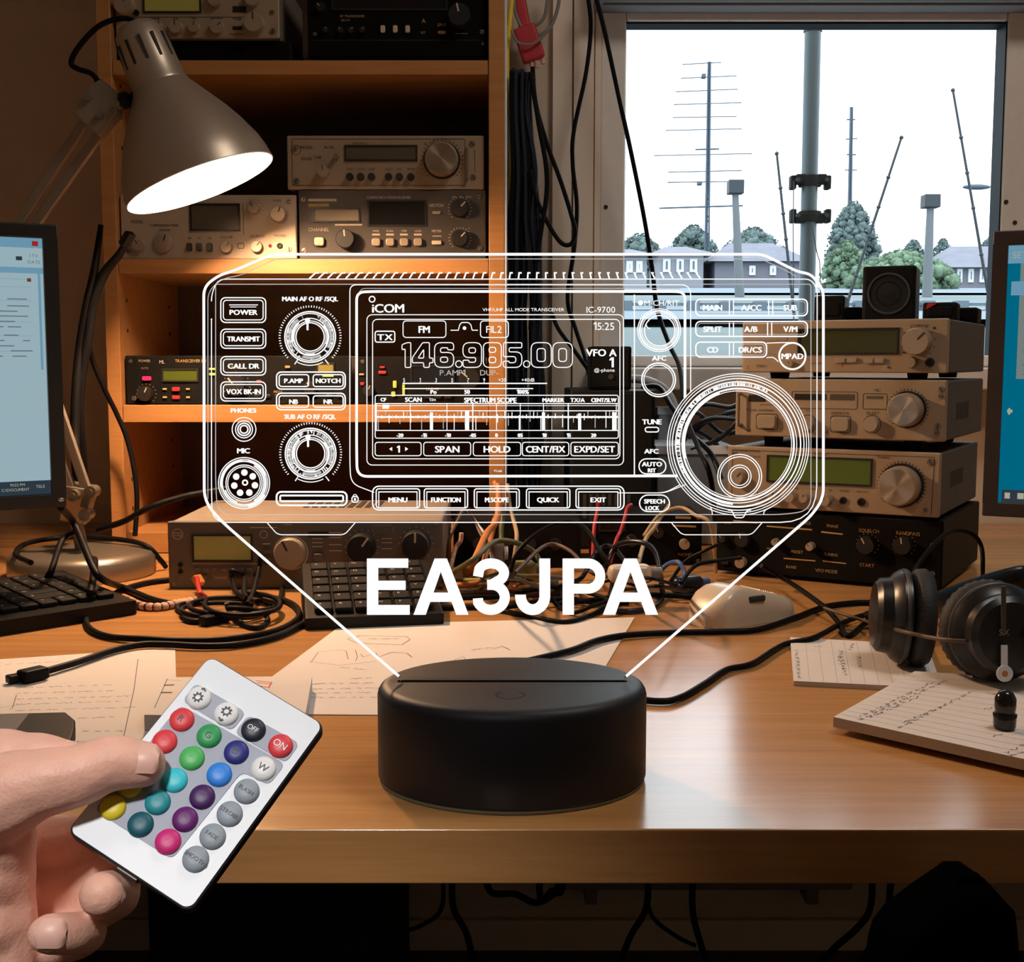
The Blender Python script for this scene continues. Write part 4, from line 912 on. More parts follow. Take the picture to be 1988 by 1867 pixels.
# ---------------------------------------------------------------- papers, notepads
def pad(name, label, cat, px, h0, h1, m='paper', base=None, edge='paper_edge'):
    P = [dk(x, y, h1) for x, y in px]; c = sum(P, V()) / len(P)
    o = V((c.x, c.y, DZ + h0)); t = thing(name, label, cat, o)
    b = MB(); pts = [(p.x - o.x, p.y - o.y) for p in P]
    b.prism(pts, 0, h1 - h0, 'xy'); b.build('sheet' if h1 - h0 < .002 else 'page_block', m if h1 - h0 < .002 else edge, t)
    if h1 - h0 >= .002: b = MB(); b.prism([((p[0]) * .9995, p[1] * .9995) for p in pts], h1 - h0 + .00005, h1 - h0 + .0003, 'xy'); b.build('top_sheet', m, t)
    return t, o
def writing(t, o, lines, z, m='pen', w_=.0006, name='handwriting', amp=.0016, seed=1):
    rnd = random.Random(seed)
    for (x0, y0, x1, y1) in lines:
        b = MB()
        p0 = dk(x0, y0, z) - o; p1 = dk(x1, y1, z) - o; d = (p1 - p0); L = d.length; d = d / L; n = V((-d.y, d.x, 0)); s = 0
        while s < L:
            wl = rnd.uniform(.004, .014); k = int(wl / .0011) + 2
            pts = [(p0 + d * (s + wl * i / k) + n * (rnd.uniform(-1, 1) * amp)) for i in range(k)]
            b.ribbon([(p.x, p.y) for p in pts], w_, lambda p: (p.x, p.y, z - (o.z - DZ) + .0004)); s += wl + rnd.uniform(.0015, .004)
        b.build(name, m, t)
def strokes(t, o, pls, z, m='pen', w_=.0006, name='sketch', closed=False):
    b = MB()
    for pl in pls:
        P = [dk(x, y, z) - o for x, y in pl]; b.ribbon([(p.x, p.y) for p in P], w_, lambda p: (p.x, p.y, z - (o.z - DZ) + .0004))
    b.build(name, m, t)
t, o = pad('paper_sheet', 'large sheet of handwritten notes on the desk behind the hand', 'paper', [(-70, 1284), (340, 1257), (344, 1390), (262, 1480), (-90, 1490)], .0002, .0008)
writing(t, o, [(10, 1290, 100, 1286)] + [(30, y, 245 - (y % 7) * 6, y - 6) for y in (1336, 1347, 1358, 1368, 1380)] + [(150, 1395, 230, 1392), (160, 1420, 235, 1420), (150, 1440, 200, 1440)], .0008, seed=4)
strokes(t, o, [[(268, 1280), (260, 1340), (236, 1450)], [(32, 1350), (24, 1375), (18, 1378)], [(0, 1374), (60, 1366)]], .0008)
t, o = pad('paper_sheet', 'big sheet with sketches spread behind the black lamp base', 'paper', [(664, 1212), (1232, 1198), (1118, 1390), (596, 1386), (528, 1313)], .0002, .0008)
writing(t, o, [(680, 1318, 725, 1316), (605, 1328, 725, 1326), (600, 1338, 724, 1336), (606, 1346, 725, 1345), (604, 1354, 725, 1354), (660, 1296, 705, 1300), (915, 1262, 960, 1256), (715, 1240, 765, 1240)], .0008, seed=5)
strokes(t, o, [[(674, 1240), (700, 1234), (790, 1236), (796, 1242), (780, 1252), (690, 1248), (674, 1240)], [(604, 1286), (618, 1266), (660, 1262), (672, 1264), (676, 1280)], [(690, 1262), (694, 1276), (690, 1284)], [(700, 1270), (705, 1276), (730, 1268), (735, 1276), (760, 1266), (790, 1268), (800, 1276)], [(600, 1285), (660, 1292), (730, 1284)], [(955, 1262), (975, 1254), (990, 1262)], [(860, 1290), (900, 1275), (910, 1290)]], .0008)
t, o = pad('booklet', 'thin booklet with a red mark lying behind the remote', 'booklet', [(322, 1315), (606, 1313), (592, 1392), (280, 1388)], .0011, .0125, edge='booklet_edge') if not mat('booklet_edge', (.50, .52, .58), .8) is None else None
strokes(t, o, [[(497, 1322), (527, 1325), (522, 1336), (505, 1332)], [(499, 1326), (524, 1328)]], .0125, 'red_ink', .0016, 'red_mark')
strokes(t, o, [[(318, 1331), (338, 1330)], [(312, 1345), (334, 1345)]], .0125, 'lcd_olive', .0032, 'grey_mark'); strokes(t, o, [[(325, 1318), (300, 1375)], [(322, 1320), (352, 1322)]], .0125)
t, o = pad('notepad', 'grid notepad under the left ear cup of the headphones', 'notepad', [(1534, 1237), (1800, 1252), (1830, 1336), (1541, 1322)], .0002, .0040)
strokes(t, o, [[(1563 + i * 25, 1241 + i * 1.3), (1572 + i * 27, 1323 + i * 1.3)] for i in range(10)] + [[(1538, 1262), (1800, 1275)]], .0040, 'rule', .0004, 'ruling')
writing(t, o, [(1552, 1318, 1546, 1262), (1642, 1312, 1632, 1262), (1636, 1300, 1628, 1275), (1670, 1296, 1668, 1280), (1580, 1255, 1600, 1256), (1650, 1262, 1658, 1250)], .0040, seed=6, amp=.002)
t, o = pad('notepad', 'thick lined notepad at the right under the right ear cup', 'notepad', [(1618, 1392), (1776, 1303), (2120, 1325), (2160, 1512)], .0046, .0118)
strokes(t, o, [[(1618 + 158 * f + 4, 1392 - 89 * f + 2), (2150 - 30 * f, 1509 - 180 * f)] for f in [i / 13 for i in range(1, 13)]], .0118, 'rule', .0004, 'ruling')
writing(t, o, [(1668, 1398, 1835, 1322), (1672, 1392, 1800, 1330), (1690, 1394, 1780, 1354), (1745, 1414, 1890, 1342), (1752, 1404, 1830, 1372), (1910, 1377, 1925, 1374), (1925, 1430, 1940, 1426), (1952, 1462, 1988, 1446), (1958, 1470, 1990, 1458)], .0118, seed=8, amp=.002)
# small cap on the notepad
p = dk(1950, 1414, .0124)
t = thing('plastic_cap', 'small glossy black rounded cap standing on the right notepad', 'cap', p)
MB().lathe([(.0066, 0), (.0076, .002), (.0078, .009), (.007, .0115), (.0068, .013), (.0074, .016), (.0072, .022), (.005, .0262), (.002, .0275), (.0001, .0277)], 32, cap=False).build('cap_body', 'black_gloss', t, 50) if not mat('black_gloss', (.012, .011, .011), .15) is None else None
MB().lathe([(.0079, .0088), (.0081, .0098), (.0079, .0108)], 32, cap=False).build('cap_ring', 'black_matte', t)
# black handheld device at left on the paper
P = [(-70, 1386), (128, 1381), (146, 1396), (146, 1412), (128, 1466), (-90, 1474)]
Q = [dk(x, y, .011) for x, y in P]; c = sum(Q, V()) / 6; c.z = DZ + .001
t = thing('handheld_device', 'flat black device with a grey screen lying on the left notes', 'device', c)
MB().prism([(q.x - c.x, q.y - c.y) for q in Q], 0, .010, 'xy', .0018).build('device_body', 'case_dark', t)
Q = [dk(x, y, .0112) - c for x, y in ((-80, 1388), (56, 1385), (22, 1428), (10, 1452), (-90, 1460))]
MB().prism([(q.x, q.y) for q in Q], .0099, .0103, 'xy').build('device_screen', 'device_screen', t) if not mat('device_screen', (.085, .08, .072), .5) is None else None
Q = [dk(x, y, .0112) - c for x, y in ((-80, 1425), (22, 1422), (10, 1450), (-90, 1456))]
MB().prism([(q.x, q.y) for q in Q], .0102, .0105, 'xy').build('screen_strip', 'wood_strip', t) if not mat('wood_strip', (.05, .03, .024), .5) is None else None

# ---------------------------------------------------------------- black boxes on the stack
def on_px(px, Y): return V(((px - 994) / FPX * Y, Y, ZST + .0003))
def cube_box(name, label, cat, px0, px1, pytop, Y, D, yaw, extra=None):
    a = on_px(px0, Y); W_ = (px1 - px0) / FPX * Y / cos(yaw); H_ = at(px0, pytop, Y).z - a.z
    t = thing(name, label, cat, a, -yaw)
    MB().box(0, W_, 0, D, 0, H_, .003).build('body', 'case_dark', t)
    if extra: extra(t, W_, H_)
    return t
def spk(t, W_, H_):
    X = MX.Translation((W_ / 2, 0, H_ * .5)) @ MX.Rotation(pi / 2, 4, 'X'); r = W_ * .40
    MB(X).lathe([(r * 1.02, 0), (r, .0022), (r * .93, .0025), (r * .9, .0006)], 48, cap=False).build('speaker_ring', 'spk_ring', t)
    MB(X).lathe([(r * .9, .001), (r * .55, .0004), (r * .3, .0018), (.0001, .0028)], 40, cap=False).build('speaker_cone', 'black_matte', t)
    MB().box(.003, W_ - .003, -.0005, .001, .003, H_ - .003, .001).build('front_panel', 'black', t)
mat('spk_ring', (.06, .065, .07), .3)
cube_box('speaker', 'black cube speaker with a round driver on top of the radio stack', 'speaker', 1667, 1758, 517, 1.565, .07, R(22), spk)
def but(t, W_, H_):
    MB().box(W_ * .15, W_ * .85, -.0015, .001, H_ * .25, H_ * .75, .001).build('front_panel', 'black', t)
cube_box('black_box', 'small upright black box at the left end of the stack top', 'box', 1575, 1628, 574, 1.60, .05, R(22), but)
cube_box('black_box', 'low black box with a red label right of the cube speaker', 'box', 1784, 1842, 587, 1.54, .045, R(24), lambda t, W_, H_: (but(t, W_, H_), MB().prism([(.004, H_ * .62), (.018, H_ * .95), (.006, H_ * .95)], -.002, .0, 'xz').build('red_label', 'red_ink', t)))
cube_box('black_box', 'knobbly black adapter behind the low box at the right end of the stack top', 'box', 1846, 1884, 597, 1.60, .05, R(26), lambda t, W_, H_: MB().rod((W_ * .5, -.006, H_ * .5), (W_ * .5, .002, H_ * .5), H_ * .3, 16).build('jack', 'black', t))
cube_box('black_box', 'flat black box between the upright box and the cube speaker', 'box', 1630, 1664, 596, 1.60, .05, R(22), but)

# ---------------------------------------------------------------- boxes between shelf and stack
def desk_box(name, label, cat, x0, x1, ytop, Y, D, m, yaw=0., z0=DZ + .0003, bev=.003, fm=None):
    a = at(x0, ytop, Y); W_ = (x1 - x0) / FPX * Y
    t = thing(name, label, cat, (a.x, Y, z0), yaw)
    MB().box(0, W_, 0, D, 0, a.z - z0, bev).build('body', m, t)
    if fm: MB().box(.004, W_ - .004, -.0015, .001, .004, a.z - z0 - .004, .001).build('front_panel', fm, t)
    return t, W_, a.z - z0
t, W_, H_ = desk_box('power_supply', 'tall black equipment box between shelf and window behind the light panel', 'box', 1108, 1272, 758, 1.76, .22, 'case_dark', fm='black')
b = MB()
for i in range(8): b.box(W_ * .15 + i * .009, W_ * .15 + i * .009 + .005, -.0018, -.001, H_ * .2, H_ * .35)
b.build('vent_slots', 'ink_dark', t)
t2, w2, h2_ = desk_box('black_box', 'small black box standing on the tall equipment box', 'box', 1146, 1226, 672, 1.80, .07, 'case_dark', z0=DZ + H_ + .0006, fm='black')
MB().rod((w2 * .5, -.004, h2_ * .3), (w2 * .5, 0, h2_ * .3), .004, 12).build('socket', 'ink_dark', t2)
t, W_, H_ = desk_box('carton', 'pale grey flat-topped box under the window left of the stack', 'box', 1276, 1420, 866, 1.80, .14, 'box_grey')
MB().box(-.003, W_ + .003, -.003, .14, H_ - .012, H_ + .001, .001).build('lid', 'vent_white', t)
t, W_, H_ = desk_box('carton', 'small grey-blue block leaning beside the tall black box', 'box', 1278, 1316, 792, 1.93, .05, 'box_grey')
MB().box(-.001, W_ + .001, -.001, .051, H_ - .01, H_ + .001).build('lid', 'vent_white', t)
fr = front_radio('black radio with tan lettering behind the cable tangle', 1.62, (1150, 1000, 1362, 1099), [('k', 1327, 1057, 10, 'knob_tan', .01), ('k', 1276, 1035, 11, 'knob_dark'), ('k', 1225, 1050, 12, 'knob_dark'), ('l', 1310, 1006, 1340, 1007, 5, 'ink_gold'), ('l', 1305, 1022, 1350, 1024, 4, 'ink_gold'), ('t', 1330, 1078, 6, 'PHONES', 'ink_gold'), ('d', 1165, 1012, 1210, 1030, 'lcd_black'), ('s', 1355, 1008, 4), ('s', 1355, 1090, 4)], face='darkface', case='case_dark', D=.1)
fr.location.z = DZ + .0003
t, W_, H_ = desk_box('black_box', 'low black box behind the cable tangle right of the grey transceiver', 'box', 880, 1130, 1008, 1.60, .10, 'case_dark', fm='darkface')
b = MB()
for i in range(4): b.rod((W_ * (.2 + .2 * i), -.006, H_ * .5), (W_ * (.2 + .2 * i), 0, H_ * .5), .008, 16)
b.build('terminal_posts', 'knob_dark', t)
# small plastic pieces in the tangle
def lump(name, label, cat, px, py, h, sx, sy, sz, yaw, m, plug=None):
    p = dk(px, py, h); t = thing(name, label, cat, p, yaw)
    MB().box(-sx, sx, -sy, sy, 0, 2 * sz, min(sx, sy, sz) * .75, 3).build('body', m, t, 60)
    if plug: MB().rod((sx * .9, 0, sz), (sx * 1.5, 0, sz), sz * .6, 12).build('strain_relief', plug, t)
lump('adapter', 'beige oval plug in the cable tangle above the letter A', 'plug', 1222, 1130, .028, .024, .011, .010, R(8), 'mouse', 'cable_grey')
lump('adapter', 'olive plastic plug in the middle of the cable tangle', 'plug', 1015, 1122, .004, .016, .010, .011, R(18), 'cable_olive', 'cable_green')
lump('adapter', 'small olive plug close to the right end of the grey transceiver', 'plug', 914, 1118, .012, .010, .006, .006, R(28), 'cable_olive', 'cable_green')
lump('adapter', 'dark blue-black plug on the desk left of the beige mouse', 'plug', 1332, 1150, .0005, .020, .011, .010, R(24), 'rubber_blue', 'cable_blue')
lump('adapter', 'grey-white square plug hanging in the cables left of the olive plug', 'plug', 967, 1095, .02, .008, .008, .014, R(5), 'cable_grey', 'cable_white')
# ---------------------------------------------------------------- cables
def cable(label, m, r, pts, name='cable', cat='cable', group=None, plugs=(), n=8, closed=False, rads=None, sub=8):
    """pts: (px, py, height above desk) or world vectors"""
    P = [V(p) if isinstance(p, V) else dk(p[0], p[1], (p[2] if len(p) > 2 else 0) + r + .0003) for p in pts]
    o = P[0].copy()
    ob = MB(MX.Translation(-o)).tube(P, r, n, closed, sub, rads).build(name, m, None, loc=o); tag(ob, label, cat, group)
    for (p0, p1, rr, mm) in plugs:
        a = (V(p0) if isinstance(p0, V) else dk(p0[0], p0[1], p0[2] + rr + .0003)) - o; c = (V(p1) if isinstance(p1, V) else dk(p1[0], p1[1], p1[2] + rr + .0003)) - o
        d = (c - a).normalized(); b = MB(); b.bar(a, c, rr * 2.6, rr * 1.9, up=V((0, 0, 1)), bev=rr * .4); b.build('plug', mm, ob)
    return ob
A = lambda x, y, Y: at(x, y, Y)
# hanging beside the window
hy = 2.0
cable('yellow cable hanging beside the right end of the shelf', 'cable_yellow', .0042, [A(997, -30, hy), A(990, 40, hy), A(984, 110, hy), A(987, 190, hy), A(994, 260, hy), A(991, 320, hy), A(986, 372, hy)])
cable('pale grey cable looped at the top beside the shelf, outer loop', 'cable_grey', .0028, [A(1000, -20, hy), A(1000, 20, hy), A(1018, 60, hy), A(1045, 68, hy), A(1070, 50, hy), A(1084, 10, hy), A(1087, -30, hy)])
cable('pale grey cable looped at the top beside the shelf, inner loop', 'cable_grey', .0028, [A(1004, -20, 2.01), A(1003, 10, 2.01), A(1016, 42, 2.01), A(1036, 50, 2.01), A(1056, 34, 2.01), A(1063, 0, 2.01), A(1066, -30, 2.01)])
cable('thin grey cable curving over the red connector', 'cable_grey', .0022, [A(994, 60, 1.985), A(1005, 82, 1.985), A(1030, 86, 1.985), A(1050, 74, 1.985), A(1066, 58, 1.985)])
p0, p1 = A(1004, -30, 2.005), A(1036, 122, 2.005)
t = thing('red_connector', 'red cable connector with tan pins hanging above the black bundle', 'connector', p1); T = MX.Translation(-p1)
b = MB(T); b.bar(p0, A(1020, 60, 2.005), .019, .014, bev=.004); b.build('sleeve', 'cable_red', t)
b = MB(T); b.bar(A(1016, 52, 2.005), A(1038, 118, 2.005), .036, .02, bev=.004); b.build('connector_body', 'cable_red', t)
b = MB(T)
for x, y in ((1030, 122), (1040, 124), (1052, 116)): b.rod(A(x, y - 10, 2.005), A(x + 3, y + 8, 2.005), .004, 10)
b.build('pins', 'cable_pink', t)
rnd = random.Random(11)
for i in range(17):
    x0 = 994 + (i % 9) * 4.6 + rnd.uniform(-2, 2); dy = 1.975 + .026 * (i // 9) + rnd.uniform(-.006, .006); e = 992 + (i % 9) * 7.4 + rnd.uniform(-5, 5)
    m = 'rubber_blue' if i % 3 else 'rubber'
    cable('black cable in the thick bundle hanging beside the window', m, .0040, [A(x0, 132 + rnd.uniform(0, 14), dy), A(x0 + rnd.uniform(-2, 2), 220, dy), A((x0 * 1.6 + e) / 2.6 + rnd.uniform(-4, 6), 330, dy), A((x0 + e) / 2 + rnd.uniform(-5, 8), 430, dy), A(e + rnd.uniform(-4, 4), 540, dy), A(e + rnd.uniform(-3, 3), 660, dy), A(e + 2 + rnd.uniform(-6, 6), 800, dy), A(e + rnd.uniform(-10, 10), 960, dy), dk(e + rnd.uniform(-15, 15), 1060, .004)], group='black cables in the hanging bundle')
cable('loose black loop swinging right of the black bundle', 'rubber', .0035, [A(1034, 130, 1.965), A(1040, 200, 1.965), A(1062, 280, 1.965), A(1088, 350, 1.965), A(1110, 420, 1.965), A(1117, 452, 1.965), A(1108, 474, 1.965), A(1088, 470, 1.965), A(1062, 430, 1.965), A(1038, 376, 1.965), A(1030, 330, 1.965)])
cable('black cable bowing out halfway down the right side of the bundle', 'rubber', .0038, [A(1030, 140, 1.96), A(1046, 240, 1.96), A(1060, 320, 1.96), A(1061, 380, 1.96), A(1050, 450, 1.96), A(1038, 540, 1.96), A(1030, 640, 1.96)])
cable('thin black cable hanging in a wavy line left of the window', 'rubber', .0034, [A(1139, -20, 1.985), A(1147, 50, 1.985), A(1138, 140, 1.985), A(1114, 255, 1.985), A(1112, 320, 1.985), A(1120, 400, 1.985), A(1115, 480, 1.985), A(1102, 580, 1.985), A(1118, 640, 1.985), A(1135, 690, 1.94), A(1144, 730, 1.90)])
cable('black cable hanging diagonally in front of the window pane', 'rubber', .0036, [A(1153, -20, 1.96), A(1176, 70, 1.96), A(1204, 200, 1.96), A(1224, 290, 1.96), A(1250, 420, 1.96), A(1266, 520, 1.96), A(1276, 600, 1.95), A(1300, 670, 1.9), A(1320, 715, 1.85), A(1330, 800, 1.76), A(1352, 860, 1.70), A(1380, 930, 1.66), dk(1390, 1040, .004)])
cable('short black cable leading from the bundle down to the black box', 'rubber', .0034, [A(1072, 610, 1.95), A(1085, 640, 1.93), A(1115, 680, 1.90), A(1140, 715, 1.88)])
cable('white-grey hose arching behind the tall black box', 'cable_white', .0065, [A(1215, 735, 1.93), A(1255, 738, 1.92), A(1290, 756, 1.92), A(1310, 790, 1.92), A(1320, 850, 1.92)])
cable('second black lead running from the tall box towards the stack', 'rubber_blue', .0038, [A(1245, 752, 1.86), A(1280, 752, 1.85), A(1305, 790, 1.80), A(1340, 840, 1.74), A(1380, 880, 1.70), A(1400, 930, 1.68)])
for i, (pts) in enumerate([[(1325, 860), (1345, 830), (1385, 812), (1440, 815)], [(1335, 850), (1370, 820), (1420, 800), (1450, 800)], [(1320, 800), (1370, 785), (1420, 790), (1450, 770)], [(1340, 872), (1390, 855), (1420, 830), (1440, 800)], [(1330, 830), (1370, 845), (1395, 870), (1380, 880)], [(1310, 815), (1350, 800), (1400, 840), (1440, 835)]]):
    cable('black cable in the coil lying on the pale grey box', 'rubber_blue', .0036, [A(x, y, 1.80 + .012 * (i % 3)) for x, y in pts], group='black cables on the pale grey box')
# left side whips
cable('thick black cable end standing up between monitor and shelf, left one', 'rubber', .0055, [A(196, 436, 1.6), A(184, 520, 1.6), A(168, 600, 1.6), A(155, 680, 1.6), A(148, 760, 1.59), A(145, 850, 1.58), A(150, 930, 1.56), A(150, 1000, 1.66)], rads=lambda f: .0035 + .003 * min(1, f * 4))
cable('thick black cable end standing up between monitor and shelf, right one', 'rubber', .0055, [A(254, 452, 1.58), A(234, 490, 1.59), A(200, 535, 1.6), A(180, 590, 1.6), A(172, 650, 1.6), A(160, 720, 1.6), A(154, 800, 1.6), A(160, 900, 1.62), A(166, 1000, 1.66)], rads=lambda f: .0035 + .003 * min(1, f * 4), plugs=[(A(254, 452, 1.58), A(240, 476, 1.586), .0052, 'black')])
cable('slim black cable running down along the left shelf post', 'rubber', .0036, [A(170, 650, 1.61), A(180, 700, 1.64), A(205, 760, 1.66), A(225, 800, 1.68), A(246, 850, 1.69), A(260, 910, 1.69), A(266, 970, 1.69), A(262, 1040, 1.69)])
cable('black cable lying across the back of the desk from monitor to shelf', 'rubber', .0042, [A(190, 1028, 1.66), A(240, 1012, 1.64), A(290, 985, 1.62), A(350, 965, 1.63), A(400, 955, 1.64), A(440, 948, 1.65)])
cable('black cable ring around the lamp base top', 'rubber', .0034, [(60, 1092, .034), (30, 1075, .034), (60, 1052, .034), (150, 1042, .034), (240, 1048, .034), (285, 1060, .03), (310, 1085, .012), (322, 1100, 0)])
cable('black lead falling from the monitor across the lamp base, long one', 'rubber', .0040, [A(118, 985, 1.33), A(145, 1018, 1.38), (180, 1100, .045), (200, 1125, .03), (238, 1140, .002), (290, 1162, 0), (330, 1172, 0)])
cable('black lead falling from the monitor across the lamp base, left one', 'rubber', .0037, [A(150, 1030, 1.42), A(120, 1050, 1.42), (96, 1115, .03), (70, 1136, .004), (50, 1140, 0)])
cable('short black lead dropping over the front of the lamp base', 'rubber', .004, [(180, 1085, .034), (184, 1092, .035), (176, 1150, .022), (166, 1160, .004), (160, 1168, 0)])
# left desk cables
cable('long black cable with a plug lying over the left notes', 'rubber', .0033, [(84, 1304, .002), (150, 1285, .0015), (220, 1262, .0012), (275, 1251, .001), (330, 1251, .001), (400, 1254, .0005), (470, 1250, 0), (540, 1234, 0), (600, 1204, 0)], plugs=[((88, 1303, .001), (40, 1314, .001), .0055, 'rubber'), ((40, 1314, .0012), (14, 1319, .0012), .0036, 'black')])
cable('black cable in a wide loop round the end of the keyboard', 'rubber', .0033, [(330, 1125, 0), (280, 1132, 0), (230, 1148, 0), (188, 1172, .004), (168, 1200, 0), (177, 1222, 0), (215, 1236, 0), (280, 1240, .001), (350, 1243, 0), (430, 1241, 0), (520, 1228, 0), (568, 1209, 0), (581, 1188, 0), (560, 1168, 0), (520, 1158, 0), (480, 1152, .003)])
for i, (cx, cy, rx, ry, ph) in enumerate([(440, 1180, 96, 18, 0), (430, 1184, 78, 14, 1), (455, 1176, 88, 17, 2), (470, 1172, 74, 22, 4)]):
    cable('black cable coiled on the desk in front of the grey transceiver', 'rubber', .0027, [(cx + rx * cos(R(a + ph * 40)), cy - ry * sin(R(a + ph * 40)), .003 * i + .001 * (a % 90 > 40)) for a in range(0, 331 - 30 * (i % 2), 30)], group='coiled cables before the grey transceiver')
cable('thin black cable making a small loop right of the coil', 'rubber', .0028, [(440, 1170, .012), (445, 1185, .004), (470, 1210, 0), (500, 1218, 0), (520, 1205, 0), (510, 1190, .004), (480, 1182, .011), (440, 1180, .014)])
cable('black lead rising from the coil to the jack of the grey transceiver', 'rubber', .003, [(480, 1160, .012), (474, 1150, .012), (475, 1122, .012), A(466, 1112, 1.435), A(450, 1108, 1.432), A(452, 1125, 1.43), (460, 1150, .01), (500, 1168, .012)])
cable('thin dark lead rising in front of the transceiver dial', 'rubber', .0026, [(480, 1172, .012), (492, 1148, .014), A(502, 1108, 1.425), A(505, 1080, 1.43)])
cable('black inline connector lead under the coil', 'rubber', .003, [(355, 1200, 0), (380, 1206, 0), (420, 1200, 0), (470, 1190, .001), (530, 1180, .001), (545, 1160, .001), (548, 1140, 0)], plugs=[((392, 1206, 0), (440, 1196, 0), .0052, 'rubber')])
ob = cable('pink and black beaded cord on the desk beside the keyboard', 'cable_black_pink', .004, [(246, 1164, 0), (275, 1176, 0), (310, 1178, 0), (340, 1172, 0), (365, 1168, 0), (395, 1164, 0)], name='beaded_cord', cat='cord') if not mat('cable_black_pink', (.03, .02, .02), .5) is None else None
P = spline([dk(x, y, .0043) for x, y in ((246, 1164), (275, 1176), (310, 1178), (340, 1172), (365, 1168), (395, 1164))], 8); o = V(ob.location)
for i in range(0, len(P), 3):
    b = MB(); b.ball((0, 0, 0), .0058, 1, .85, .85); b.build('bead', 'cable_pink' if i else 'cable_orange', ob, loc=P[i] - o)
cable('short red lead leaning on the front of the grey transceiver', 'cable_red', .0028, [A(382, 1120, 1.43), (388, 1150, .012), (398, 1158, .004), (402, 1168, 0)], plugs=[(A(380, 1118, 1.43), A(390, 1135, 1.425), .0042, 'cable_orange')])
